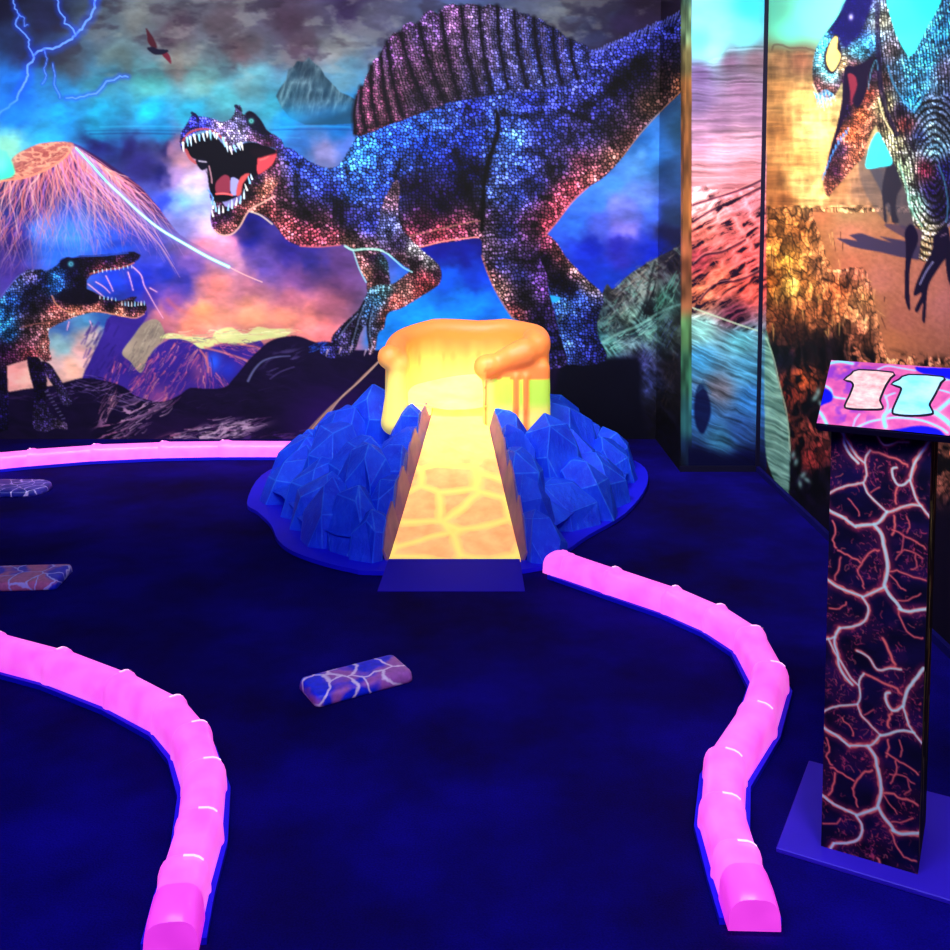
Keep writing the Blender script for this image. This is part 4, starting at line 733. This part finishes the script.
# entry lip
bm = bmesh.new()
V = [(-.375,3.745,.002),(.192,3.745,.002),(.183,3.998,.036),(-.353,3.998,.036),(-.375,3.745,0.0),(.192,3.745,0.0),(.183,3.998,0.0),(-.353,3.998,0.0)]
vv = [bm.verts.new(p) for p in V]
for q in ((0,1,2,3),(4,5,6,7),(0,1,5,4),(1,2,6,5),(2,3,7,6),(3,0,4,7)): bm.faces.new([vv[i] for i in q])
bmesh.ops.recalc_face_normals(bm, faces=bm.faces[:]); local(bm_obj('entry_lip', bm, plain('blue ramp lip', L4(24, 14, 190), .6, .15, L4(20, 12, 175), 3), VO))
# side cheeks of the ramp, with a top edge that steps from stone to stone
M_CHEEK = plain('pale orange ramp cheek', L4(160, 110, 150), .5, .2, L4(110, 80, 140), 8)
for s, tops in ((-1, [(4.02,.10),(4.10,.21),(4.20,.25),(4.24,.17),(4.33,.30),(4.44,.34),(4.50,.27),(4.60,.39),(4.74,.44),(4.80,.38),(4.92,.48),(5.06,.50)]), (1, [(4.02,.09),(4.12,.20),(4.22,.27),(4.25,.20),(4.36,.32),(4.46,.36),(4.52,.30),(4.64,.42),(4.8,.45),(4.95,.48),(5.04,.50)])):
    bm = bmesh.new(); prev = None
    for y, z in [(a_, b_-.035) for a_, b_ in tops]:
        t = (y-4.0)/1.06; x = ramp_x(y, s)+s*.004; zb = max(.005, rz(t)-.03)
        cur = [bm.verts.new(p) for p in ((x, y, zb), (x+s*.012, y, zb), (x+s*.03, y, max(z, rz(t)+.012)), (x+s*.022, y, max(z, rz(t)+.012)))]
        if prev:
            for j in range(4): bm.faces.new((prev[j], prev[(j+1) % 4], cur[(j+1) % 4], cur[j]))
        else: bm.faces.new(cur[::-1])
        prev = cur
    bm.faces.new(prev); bmesh.ops.recalc_face_normals(bm, faces=bm.faces[:]); local(bm_obj('ramp_cheek', bm, M_CHEEK, VO))
# rock banks: a shell of small ground plus boulders moulded on it
def rock(c, rx, rz_, tilt, seed, plane):
    R = random.Random(seed); bm = bmesh.new(); sx, sy = R.uniform(.95, 1.25), R.uniform(.75, .95); tx, ty = R.uniform(-.25, .25), R.uniform(-.25, .25)
    for k, z, q in ((6, -1, 1.0), (6, R.uniform(.1, .4), 1.02), (R.choice((4, 5)), R.uniform(.72, .82), .66), (3, 1.0, .30)):
        o_ = R.uniform(0, 6)
        for i in range(k):
            a = o_+2*math.pi*i/k+R.uniform(-.22, .22); w_ = q*R.uniform(.9, 1.08)
            bm.verts.new(((math.cos(a)*w_*sx+tx*max(0, z))*rx, (math.sin(a)*w_*sy+ty*max(0, z))*rx, (z+R.uniform(-.1, .1))*rz_))
    bmesh.ops.convex_hull(bm, input=bm.verts[:])
    for v in [v for v in bm.verts if not v.link_faces]: bm.verts.remove(v)
    bmesh.ops.dissolve_limit(bm, angle_limit=math.radians(19), verts=bm.verts[:], edges=bm.edges[:])
    out = Vector((c[0]-CXY[0], c[1]-CXY[1], 0)).normalized(); ax = Vector((0, 0, 1)).cross(out)
    bm.transform(Matrix.Translation(c) @ Matrix.Rotation(-tilt, 4, ax) @ Matrix.Rotation(R.uniform(0, 6), 4, 'Z'))
    def cut(co, no):
        g = bm.verts[:]+bm.edges[:]+bm.faces[:]
        r = bmesh.ops.bisect_plane(bm, geom=g, plane_co=co, plane_no=no, clear_outer=True, dist=1e-5)
        ed = [e for e in bm.edges if e.is_boundary]
        if ed: bmesh.ops.contextual_create(bm, geom=ed)
    cut(Vector((0, 0, .02)), Vector((0, 0, -1)))
    if plane: cut(*plane)
    if len(bm.faces) < 4: bm.free(); return None
    bmesh.ops.recalc_face_normals(bm, faces=bm.faces[:])
    for f in bm.faces: f.material_index = 0
    old = set(bm.faces)
    r = bmesh.ops.bevel(bm, geom=bm.edges[:], offset=.0035, segments=1, affect='EDGES', material=1, clamp_overlap=True)
    # a little sculpting of the broad faces
    return bm
for side, seedb in ((-1, 11), (1, 29)):
    bank = bpy.data.objects.new('rock_bank', None); COL.objects.link(bank); bank.parent = VO
    R = random.Random(seedb); pts = []
    x_in = lambda y: ramp_x(min(y, 5.06), side)+side*.034
    ZT = lambda t: float(np.interp(t, [0, .34, .58, .8, .97], [.50, .475, .415, .255, .12]))
    for y, r_, zt in ((4.11,.105,.20),(4.30,.10,.29),(4.50,.11,.37),(4.71,.11,.42),(4.93,.125,.47)): pts.append((x_in(y)+side*.05, y, r_, zt, r_+.05))
    for t, sp, r0 in ((.815, .20, .118), (.60, .23, .145), (.40, .25, .15)):
        a = -math.pi/2+side*.17/t
        while abs(a+math.pi/2) < math.pi*.97:
            rr_ = np.interp(a, AA, RR, period=2*math.pi)*t*R.uniform(.96, 1.03); x, y = CXY[0]+math.cos(a)*rr_, CXY[1]+math.sin(a)*rr_
            r_ = r0*R.uniform(.9, 1.2)
            ok = (x+.08)*side > .04 and not (y < 5.1 and (x-x_in(y))*side < r_*.8) and not (4.9 < y < 5.62 and abs(x+.05) < .44)
            if ok and min((math.hypot(x-q[0], y-q[1])/(r_+q[2]) for q in pts[:5]), default=9) > .42: pts.append((x, y, r_, ZT(t)*R.uniform(.94, 1.14), r_*1.05+.07))
            a += side*sp/rr_*R.uniform(.85, 1.15)
    for i, (x, y, r_, zt, hz_) in enumerate(pts):
        if y < 5.1:
            d = Vector((ramp_x(5.0, side)-ramp_x(4.0, side), 1.0, 0)).normalized(); no = Vector((d.y, -d.x, 0)); no = no if no.x*side < 0 else -no
            plane = (Vector((ramp_x(4.0, side)+side*.03, 4.0, 0)), no)
        else: plane = None
        bm = rock(Vector((x, y, zt-hz_)), r_*1.12, hz_, .10+.30*min(1, tnorm(x, y)), 97*i+seedb*5, plane)
        if bm: b = bm_obj('boulder', bm, [M_ROCK, M_EDGE], bank); local(b)
    # moulded ground between the boulders
    bm = bmesh.new(); g = {}; n1, n2 = 40, 26
    for i in range(n1+1):
        a = -math.pi/2+side*(math.pi*i/n1)
        for j in range(n2+1):
            t = .30+.60*j/n2; rr_ = np.interp(a, AA, RR, period=2*math.pi)*t; x, y = CXY[0]+math.cos(a)*rr_, CXY[1]+math.sin(a)*rr_
            if y < 5.06: x = max(x*side, (ramp_x(y, side)+side*.035)*side)*side
            elif (x+.08)*side < .01: x = -.08+side*.01
            t2 = min(1, tnorm(x, y)); z = ZT(t2)*.56-.04+.035*(vnoise(np.float64(x*14+50), np.float64(y*14)))
            g[i, j] = bm.verts.new((x, y, max(z, .016) if t2 > .93 else z+.01))
    for i in range(n1):
        for j in range(n2):
            try: bm.faces.new((g[i, j], g[i+1, j], g[i+1, j+1], g[i, j+1]))
            except ValueError: pass
    bmesh.ops.remove_doubles(bm, verts=bm.verts[:], dist=1e-4); bmesh.ops.recalc_face_normals(bm, faces=bm.faces[:]); 
    local(bm_obj('rock_ground', bm, M_ROCK, bank, True))
# crater: tapered blobs merged by a voxel remesh
def blob_mesh(items, name, vox=.011, sm=6):
    bm = bmesh.new(); bmesh.ops.create_icosphere(bm, subdivisions=2, radius=1); sv = np.array([v.co[:] for v in bm.verts]); sf = np.array([[v.index for v in f.verts] for f in bm.faces]); bm.free()
    VV = []; FF = []; k = 0
    for a, b, ra, rb in items:
        a = np.array(a); b = np.array(b); n_ = max(1, int(np.linalg.norm(b-a)/(.35*min(ra, rb))))
        for i in range(n_+1):
            t = i/n_; VV.append(sv*(ra+(rb-ra)*t)+a+(b-a)*t); FF.append(sf+k); k += len(sv)
    me = bpy.data.meshes.new('tmp'); me.from_pydata(np.concatenate(VV).tolist(), [], np.concatenate(FF).tolist()); me.update(); o = bpy.data.objects.new('tmp', me); COL.objects.link(o)
    m = o.modifiers.new('r', 'REMESH'); m.mode = 'VOXEL'; m.voxel_size = vox
    m = o.modifiers.new('s', 'SMOOTH'); m.iterations = sm; m.factor = .5
    dg_ = bpy.context.evaluated_depsgraph_get(); me2 = bpy.data.meshes.new_from_object(o.evaluated_get(dg_)); bpy.data.objects.remove(o); bpy.data.meshes.remove(me)
    me2.name = name; return me2
path = smooth_pts([(-.39,5.0),(-.415,5.15),(-.39,5.32),(-.28,5.44),(-.12,5.5),(.08,5.5),(.22,5.45),(.315,5.33),(.335,5.17),(.32,5.03)], False, 8)
items = []
for i in range(len(path)-1):
    (x0, y0), (x1, y1) = path[i], path[i+1]; t = i/(len(path)-2); n_ = 3
    for k in range(n_):
        q = k/n_; x = x0+(x1-x0)*q; y = y0+(y1-y0)*q
        top = np.interp(t, [0, .08, .2, .38, .52, .62, .8, .92, 1], [.72, .755, .80, .845, .83, .845, .83, .81, .80])
        items.append(((x, y, .36), (x, y, top-.06), .06, .05))
        items.append(((x, y, top-.055), (x, y, top-.055), .060+.004*math.sin(t*17), .06))
# right-hand spill: wall facing the player with two round heads and drips
for k in range(13):
    x = .075+.27*k/12; items.append(((x, 4.985, .36), (x, 4.985, .66), .04, .035))
items += [((.055, 4.97, .665), (.075, 4.97, .67), .066, .066), ((.12, 4.975, .675), (.15, 4.98, .70), .05, .06), ((.19, 4.98, .715), (.25, 4.99, .735), .07, .078), ((.27, 5.0, .74), (.30, 5.02, .745), .066, .066), ((.3, 5.1, .78), (.315, 5.03, .77), .065, .065)]
for x, zt, zb in ((.045, .62, .47), (.205, .62, .45), (.255, .62, .44)):
    items.append(((x, 4.945, zt), (x+.003, 4.945, zb), .014, .008))
items.append(((-.43, 5.0, .71), (-.425, 5.0, .70), .066, .06)); items.append(((-.39, 4.99, .62), (-.41, 4.99, .38), .05, .07))
me = blob_mesh(items, 'crater_wall')
co = np.empty(len(me.vertices)*3, np.float32); me.vertices.foreach_get('co', co); co = co.reshape(-1, 3)
x, y, z = co.T; w = (fbm(x*9+40, y*9, 3, 3)-.5)*.1
org = ss(.52, .76, z+w*1.4+.0*x); front = (y < 5.03)*(x > .05)
for dx in (.045, .205, .255): org = np.where(front, np.maximum(org, 1-ss(.010, .02, np.abs(x-dx))), org)
org = np.where(front, np.maximum(np.where(z > .61+w*.3, 1., 0.), org*(np.abs(z) < 9)*np.where(np.minimum(np.minimum(np.abs(x-.045), np.abs(x-.205)), np.abs(x-.255)) < .02, 1, ss(.57, .64, z))), org)
for dx, wd in ((-.36, .02), (-.12, .035), (-.17, .02), (.02, .03), (-.3, .014)): org = np.where(~front & (y > 5.2), np.maximum(org, (1-ss(wd*.2, wd*1.4, np.abs(x-dx)))*ss(.52, .66, z)*.8), org)
yel = lin((255, 234, 120)); grn = lin((190, 235, 80)); oran = lin((252, 138, 66))
gm = np.where(front, ss(.07, .11, x)*ss(.42, .5, z), 0)[:, None]
cc = (yel*(1-gm)+grn*gm)*(1-org[:, None])+oran*org[:, None]
ca = me.color_attributes.new('paint', 'FLOAT_COLOR', 'POINT'); ca.data.foreach_set('color', np.concatenate([cc, np.ones((len(cc), 1))], 1).reshape(-1).astype(np.float32))
me.polygons.foreach_set('use_smooth', [True]*len(me.polygons)); me.materials.append(M_LAVA)
o = bpy.data.objects.new('crater_wall', me); COL.objects.link(o); o.parent = VO; local(o)
# lava pool: sloping floor of the crater joining the ramp
bm = bmesh.new(); g = {}
for i in range(25):
    for j in range(13):
        v = i/24; u = j/12*2-1; y = 5.0+.48*v; hw = np.interp(v, [0, .15, .5, 1], [.15, .36, .40, .25]); xx_ = -.07+u*hw
        g[i, j] = bm.verts.new((xx_, y, .44+.11*v*v+.03*abs(u)**3+.006*math.sin(9*xx_+14*y)))
for i in range(24):
    for j in range(12): bm.faces.new((g[i, j], g[i, j+1], g[i+1, j+1], g[i+1, j]))
for i in range(0):pass
M_POOL = plain('yellow lava pool', L4(255, 242, 160), .35, .3, L4(255, 215, 90), 7, emit=L4(255, 240, 150), es=.9)  # emission added to brighten the crater floor, pool itself is no lamp
r = bmesh.ops.solidify(bm, geom=bm.faces[:], thickness=.015); bmesh.ops.recalc_face_normals(bm, faces=bm.faces[:])
local(bm_obj('lava_pool', bm, M_POOL, VO, True))
# apron closing the front of the crater between rock and ramp
for s in (-1, 1):
    bm = bmesh.new(); a = [(ramp_x(5.02, s), 5.02), (ramp_x(5.02, s)+s*(.2 if s < 0 else .04), 5.0), (ramp_x(5.02, s)+s*(.2 if s < 0 else .2), 5.12), (ramp_x(5.02, s), 5.12)]
    lo = [bm.verts.new((x, y, .40)) for x, y in a]; hi_ = [bm.verts.new((x, y, .452)) for x, y in a]
    bm.faces.new(lo); bm.faces.new(hi_)
    for i in range(4): bm.faces.new((lo[i], lo[(i+1) % 4], hi_[(i+1) % 4], hi_[i]))
    bmesh.ops.recalc_face_normals(bm, faces=bm.faces[:]); bmesh.ops.bevel(bm, geom=bm.edges[:], offset=.008, segments=2, affect='EDGES'); local(bm_obj('lava_apron', bm, M_POOL, VO))

# --- lit lane borders
def profile(wd, h):
    P = []
    for i in range(13):
        t = i/12; a = math.pi*t; c = -math.cos(a); s_ = math.sin(a)
        P.append((math.copysign(abs(c)**.62, c)*wd/2*(1-.10*s_), h*(.12+.88*s_**.55)))
    return [(-wd/2, 0)]+P+[(wd/2, 0)]
def border(pts, label, caps=(True, True), wd=.105, h=.082, group=None):
    P = [Vector((p.x, p.y, 0)) for p in pts]; b = empty('lane_border', P[len(P)//2], label, 'lane border', group)
    loc = lambda o: local(o, b)
    n_ = len(P); tan = []
    for i in range(n_): tan.append((P[min(i+1, n_-1)]-P[max(i-1, 0)]).normalized())
    nor = [Vector((t.y, -t.x, 0)) for t in tan]
    def mit(i): 
        a = (P[i]-P[i-1]).normalized() if i else tan[0]; return 1/max(.6, a.dot(tan[i])) if i else 1
    # base strip
    bm = bmesh.new(); prev = None
    for i in range(n_):
        w_ = (wd/2+.012)*mit(i); ln = P[i]-tan[i]*(.006 if i == 0 else 0)+tan[i]*(.006 if i == n_-1 else 0)
        c_ = [bm.verts.new(ln+nor[i]*x+Vector((0, 0, z))) for x, z in ((-w_, .001), (w_, .001), (w_, .016), (-w_, .016))]
        if prev: [bm.faces.new((prev[j], prev[(j+1) % 4], c_[(j+1) % 4], c_[j])) for j in range(4)]
        else: bm.faces.new(c_[::-1])
        prev = c_
    bm.faces.new(prev); bmesh.ops.recalc_face_normals(bm, faces=bm.faces[:]); loc(bm_obj('base_strip', bm, M_BLUE, b))
    pf = profile(wd, h)
    for i in range(n_-1):
        A_, B_ = P[i], P[i+1]; d = (B_-A_).normalized(); sd = Vector((d.y, -d.x, 0)); L = (B_-A_).length
        over = .014; bm = bmesh.new(); rings = []
        # each cover is moulded a touch wider and higher at the uphill end so the next tucks under it
        for t, sc in ((0, 1.0), (.05, 1.07), (.09, 1.075), (.14, 1.0), (.5, .985), (.93, .97), (1, .96)):
            ti = t*(L+2*over)-over
            if i == 0: ti = max(ti, 0)
            c_ = A_+d*ti
            # end rings swing to the mitre so neighbouring covers meet in the bend
            na = sd.lerp(nor[i], max(0, 1-t*5)).lerp(nor[i+1], max(0, t*5-4)).normalized()
            ww = 1/max(.7, na.dot(sd))
            rings.append([bm.verts.new(c_+na*x*sc*ww+Vector((0, 0, .014+z*sc))) for x, z in pf])
        for a, c_ in zip(rings, rings[1:]):
            for j in range(len(pf)-1): bm.faces.new((a[j], a[j+1], c_[j+1], c_[j]))
        bm.faces.new(rings[0]); bm.faces.new(rings[-1][::-1]); bmesh.ops.recalc_face_normals(bm, faces=bm.faces[:])
        o = loc(bm_obj('cover', bm, M_PINK, b, True)); o.data.set_sharp_from_angle(angle=math.radians(50))
        # screws on both flanks
        for t in (.22, .78):
            for s in (-1, 1):
                bm = bmesh.new(); bmesh.ops.create_uvsphere(bm, u_segments=8, v_segments=5, radius=.005, matrix=Matrix.Translation(A_+d*L*t+sd*s*(wd/2+.0015)+Vector((0, 0, .026))))
                sc_ = bm_obj('screw', bm, M_SCREW); sc_.parent = o; local(sc_, b)
        if i:
            bm = bmesh.new(); rr = []
            for q in (-.004, .004):
                rr.append([bm.verts.new(A_+tan[i]*q+nor[i]*x*1.075*mit(i)+Vector((0, 0, .0155+z*1.075))) for x, z in pf[4:8]])
            for j in range(3): bm.faces.new((rr[0][j], rr[0][j+1], rr[1][j+1], rr[1][j]))
            bmesh.ops.solidify(bm, geom=bm.faces[:], thickness=.002); loc(bm_obj('seam_clip', bm, M_SEAM, b))
    for k, on in ((0, caps[0]), (n_-1, caps[1])):
        if not on: continue
        s = -1 if k == 0 else 1; bm = bmesh.new(); rings = []
        for q, sc in ((-.05, 1.03), (0, 1.03), (.025, .97), (.04, .82)):
            rings.append([bm.verts.new(P[k]+tan[k]*s*q+nor[k]*x*(sc if q < .01 else 1.02)+Vector((0, 0, .014+z*sc))) for x, z in pf])
        for a, c_ in zip(rings, rings[1:]):
            for j in range(len(pf)-1): bm.faces.new((a[j], a[j+1], c_[j+1], c_[j]))
        bm.faces.new(rings[-1]); bm.faces.new(rings[0]); bmesh.ops.recalc_face_normals(bm, faces=bm.faces[:])
        e = loc(bm_obj('end_cap', bm, M_CAPP if s > 0 else M_PINK, b, True)); e.data.set_sharp_from_angle(angle=math.radians(50)); 
        if s > 0: e['label'] = 'darker magenta end cap'
    return b
pz = .03
border([at(x, y, pz) for x, y in ((559,568),(612,586),(672,606),(716,625),(750,647),(770,684),(757,726),(725,775),(722,822),(737,872),(750,910))], 'pink glowing S-shaped lane border to the right of the lava ramp')
border([at(x, y, pz) for x, y in ((-70,643),(-8,655),(57,672),(120,696),(170,722),(192,748),(204,786),(199,838),(184,888),(174,932))], 'pink glowing curved lane border in the left foreground', caps=(False, True))
border([at(x, y, pz) for x, y in ((-70,474),(-20,466.5),(30,461.5),(94,456.5),(162,453.5),(222,452.5),(306,452.5))], 'pink glowing lane border along the foot of the back mural', caps=(False, False), wd=.1)

# --- floor bumpers
def slab(name, w, d, h, r, bev, mat, loc, rz_, label, rounded=8):
    bm = bmesh.new(); pts = []
    for cx, cy, a0 in ((w/2-r, d/2-r, 0), (-w/2+r, d/2-r, 90), (-w/2+r, -d/2+r, 180), (w/2-r, -d/2+r, 270)):
        for k in range(rounded+1): a = math.radians(a0+90*k/rounded); pts.append((cx+r*math.cos(a), cy+r*math.sin(a)))
    rings = []
    for z, ins in ((0, .004), (.004, 0), (h*.35, 0), (h*.7, bev*.35), (h*.92, bev*.9), (h, bev*1.8), (h*1.04, bev*4)):
        rings.append([bm.verts.new((x*(1-2*ins/w), y*(1-2*ins/d), z)) for x, y in pts])
    m_ = len(pts)
    for a, c_ in zip(rings, rings[1:]):
        for j in range(m_): bm.faces.new((a[j], a[(j+1) % m_], c_[(j+1) % m_], c_[j]))
    bm.faces.new(rings[-1]); bm.faces.new(rings[0][::-1])
    o = bm_obj(name, bm, mat, None, True); o.location = loc; o.rotation_euler.z = rz_; o.data.set_sharp_from_angle(angle=math.radians(60))
    return tag(o, label, 'floor bumper')
V1 = veins('lightning rock print', L4(16, 50, 240), L4(190, 110, 190), L4(255, 240, 245), 8.5, (.31, .12, 0))
V2 = veins('streaked lightning print', L4(24, 50, 220), L4(225, 130, 160), L4(210, 215, 255), 12, (.1, .5, 0))
V3 = veins('pale lightning print', L4(16, 24, 150), L4(70, 60, 190), L4(200, 180, 250), 14, (.7, .2, 0))
c0 = [at(x, y, .035) for x, y in ((299, 676), (386, 656), (411, 670), (326, 696))]
ctr = (c0[0]+c0[1]+c0[2]+c0[3])/4; ax = (c0[2]-c0[3]+c0[1]-c0[0])/2
slab('floor_bumper', ax.length*1.12, (c0[0]-c0[3]).length*.93, .036, .018, .006, V1, (ctr.x, ctr.y, 0), math.atan2(ax.y, ax.x), 'rectangular bumper with blue and pink lightning print alone mid-floor')
p = at(60, 577, .02); slab('floor_bumper', .42, .2, .034, .018, .006, V2, (p.x-.195, p.y-.0, 0), math.radians(4), 'rectangular blue and pink print bumper cut by the left edge')
p = at(48, 487, .02); slab('floor_bumper', .44, .24, .03, .115, .006, V3, (p.x-.21, p.y, 0), 0, 'round-ended dark blue bumper near the back wall border')

# --- hole marker column
K = math.radians(-28.5); P0 = at(821, 846, .012)
HM = empty('hole_marker', (P0.x, P0.y, 0), 'square column with glowing lava crack print and sloping number 11 sign', 'hole marker', rz=K)
CW_, CD_, CH_ = .205, .215, .985
def child(o): o.parent = HM; return o
ny, nx = 560, 130
def face(fn, x0, x1, name, parent, flip=True, nx=nx):
    u = np.linspace(0, 1, nx)[None]; v = np.linspace(0, 1, ny)[:, None]; XYZ = np.stack(np.broadcast_arrays(*fn(u, v)), -1)
    return sheet(name, (XYZ, sample(x0+(x1-x0)*u+0*v, 3+437*v+0*u)), flip, parent=parent)
bm = box_bm(.001, .001, .012, CW_-.001, CD_-.001, CH_); core = child(bm_obj('column', bm, M_TRIM))
face(lambda u, v: (u*CW_, 0*u*v, CH_-v*(CH_-.012)), 1005, 1105, 'front_print', core)
face(lambda u, v: (CW_+0*u*v, u*CD_, CH_-v*(CH_-.012)), 1111, 1131, 'side_print', core, nx=30)
face(lambda u, v: (0*u*v, CD_-u*CD_, CH_-v*(CH_-.012)), 1005, 1105, 'left_print', core)
pl = box_bm(-.09, -.055, 0, CW_+.13, CD_+.14, .012, .002, 1); child(bm_obj('base_plate', pl, plain('violet blue plate', L4(56, 36, 200), .5, .2, L4(44, 26, 175), 3)))
# sloping panel
PW, PD = .29, .265; sl = math.radians(24)
cs_, sn = math.cos(sl), math.sin(sl)
def pan(u, v, h=0):      # u 0..1 across, v 0 front .. 1 back
    a = v*PD; qx = -PW/2+u*PW; qy = a*cs_-h*sn-.13; ck, sk = math.cos(.04), math.sin(.04); return (CW_/2+.01+qx*ck-qy*sk, .096+qx*sk+qy*ck, CH_+.004+.016+a*sn+h*cs_)
bm = bmesh.new(); q = [bm.verts.new(pan(u, v, h)) for h in (0, -.02) for u, v in ((0, 0), (1, 0), (1, 1), (0, 1))]
for f in ((0,1,2,3),(4,7,6,5),(0,4,5,1),(1,5,6,2),(2,6,7,3),(3,7,4,0)): bm.faces.new([q[i] for i in f])
bmesh.ops.recalc_face_normals(bm, faces=bm.faces[:]); bmesh.ops.bevel(bm, geom=bm.edges[:], offset=.003, segments=2, affect='EDGES')
sp = child(bm_obj('sign_panel', bm, M_TRIM))
u = np.linspace(.005, .995, 150)[None]; v = np.linspace(.995, .005, 110)[:, None]; X_, Y_, Z_ = pan(u+0*v, v+0*u, .0008)
sheet('sign_print', (np.stack([X_, Y_, Z_], -1), sample(1003+114*u+0*v, 535-65*v+0*u)), True, parent=sp)
# wedge under the panel
bm = bmesh.new(); T = [pan(0, 0, -.02)]
w0 = (.004, CW_-.004); V = []
for xx_ in w0:
    V += [(xx_, .0, CH_-.004), (xx_, CD_, CH_-.004), (xx_, CD_, CH_-.004+(CD_+.03)*sn/cs_-.004), (xx_, 0, CH_+.004)]
vv = [bm.verts.new(p) for p in V]
for f in ((0,1,2,3),(4,5,6,7),(0,1,5,4),(1,2,6,5),(2,3,7,6),(3,0,4,7)): bm.faces.new([vv[i] for i in f])
bmesh.ops.recalc_face_normals(bm, faces=bm.faces[:]); child(bm_obj('sign_wedge', bm, M_TRIM))
# the digits: black outlined ones with their own fills
def capuv(a, b): v = (b-60)/480; l = 200-150*v; r = 975-58*v; return (a-l)/(r-l)+.06*(.5-v), 1-v
D1 = [(345,128),(550,130),(535,170),(505,230),(480,300),(468,345),(485,385),(478,402),(430,410),(340,418),(285,418),(258,412),(262,385),(285,330),(305,270),(310,245),(295,220),(255,212),(300,165)]
D2 = [(640,138),(838,136),(825,180),(795,260),(768,320),(760,350),(778,390),(770,408),(700,425),(620,433),(560,430),(546,420),(550,390),(575,320),(595,260),(590,235),(540,218),(585,180)]
def digit(D, name, mat):
    Dp = smooth_pts(D, True, 2); sgn = 1 if sum(Dp[i-1][0]*Dp[i][1]-Dp[i][0]*Dp[i-1][1] for i in range(len(Dp))) > 0 else -1
    for nm, sc, h, mt in (('outline', 1, .0016, M_BLACK), ('fill', 0, .0022, mat)):
        bm = bmesh.new(); k = len(Dp); pts = []
        for i, p in enumerate(Dp):
            a = np.array(Dp[i-1]); b = np.array(Dp[(i+1) % k]); t = b-a; t = t/np.hypot(*t); nn = np.array((t[1], -t[0])); pts.append(np.array(p)+nn*((8 if sc else -5)*sgn))
        vs = [bm.verts.new(pan(*capuv(*p), h)) for p in pts]; f = bm.faces.new(vs); bmesh.ops.triangulate(bm, faces=[f])
        r = bmesh.ops.extrude_face_region(bm, geom=bm.faces[:]); bmesh.ops.translate(bm, vec=(0, sn*.0006, -cs_*.0006), verts=[x_ for x_ in r['geom'] if isinstance(x_, bmesh.types.BMVert)])
        bmesh.ops.recalc_face_normals(bm, faces=bm.faces[:])
        o = bm_obj('number_'+nm, bm, mt); o.parent = sp
digit(D1, 'one', plain('cream and rose digit print', L4(255, 240, 200), .6, .2, L4(255, 170, 150), 60))
digit(D2, 'one', plain('aqua digit print', L4(110, 245, 240), .6, .2, L4(190, 245, 215), 22))

# --- lights: ultraviolet tubes of the room, added unseen white fills, a crater spot
def area(name, loc, target, sx, sy, power, col, spread=180):
    l = bpy.data.lights.new(name, 'AREA'); l.shape = 'RECTANGLE'; l.size = sx; l.size_y = sy; l.energy = power; l.color = col; l.spread = math.radians(spread)
    o = bpy.data.objects.new(name, l); COL.objects.link(o); o.location = loc; d = Vector(target)-Vector(loc); o.rotation_euler = d.to_track_quat('-Z', 'Y').to_euler(); return o
area('wall_wash_fill', (-1.3, 3.1, 2.92), (-1.3, 6.2, 1.75), 4.8, .25, 135, (1, .97, 1), 100)  # unseen white wash added so the mural colours show
area('right_wash_fill', (-.5, 3.6, 2.9), (1.575, 4.5, 1.7), 1.2, .25, 45, (1, .95, .9), 90)  # same kind of added wash for the right wall
area('ultraviolet_tube_light', (-.8, .9, 2.95), (-.8, 1.3, 0), 3.5, 2.0, 110, (.16, .10, 1))
area('overhead_fill_light', (-.3, 1.2, 2.95), (-.2, 2.6, 0), 1.6, .8, 36, (.85, .8, 1), 140)  # added overhead fill, brightens bumpers and foreground
area('marker_fill_light', (.9, .9, 2.9), (.98, 2.4, .6), .5, .3, 5, (1, .9, 1), 60)  # unseen fill aimed at the sign and column
l = bpy.data.lights.new('crater_spot', 'SPOT'); l.energy = 380; l.color = (1, .88, .5); l.spot_size = math.radians(19); l.spot_blend = .9; l.shadow_soft_size = .06
o = bpy.data.objects.new('crater_spot', l); COL.objects.link(o); o.location = (-.1, 3.6, 2.9); o.rotation_euler = (Vector((-.1, 4.95, .45))-o.location).to_track_quat('-Z', 'Y').to_euler()
W = bpy.data.worlds.new('world'); SC.world = W; W.use_nodes = True; W.node_tree.nodes['Background'].inputs[0].default_value = (.02, .01, .25, 1); W.node_tree.nodes['Background'].inputs[1].default_value = .35

cam = bpy.data.cameras.new('camera'); co_ = bpy.data.objects.new('camera', cam); COL.objects.link(co_)
co_.location = (0, 0, CAMH); co_.rotation_euler = (math.pi/2-TILT, 0, 0)
cam.sensor_width = 36; cam.sensor_fit = 'HORIZONTAL'; cam.lens = 36*F/950; cam.shift_y = (PY-475)/950; cam.clip_start = .05
SC.camera = co_
vs_ = SC.view_settings; vs_.view_transform = 'Standard'; vs_.look = 'None'; vs_.exposure = 0; vs_.gamma = 1; vs_.use_curve_mapping = False
for o_ in SC.objects:
    if not o_.parent:
        g_ = {'wall_mural': 'printed wall murals', 'lane_border': 'lit lane borders', 'floor_bumper': 'printed floor bumpers'}.get(o_.name.split('.')[0])
        if g_: o_['group'] = g_
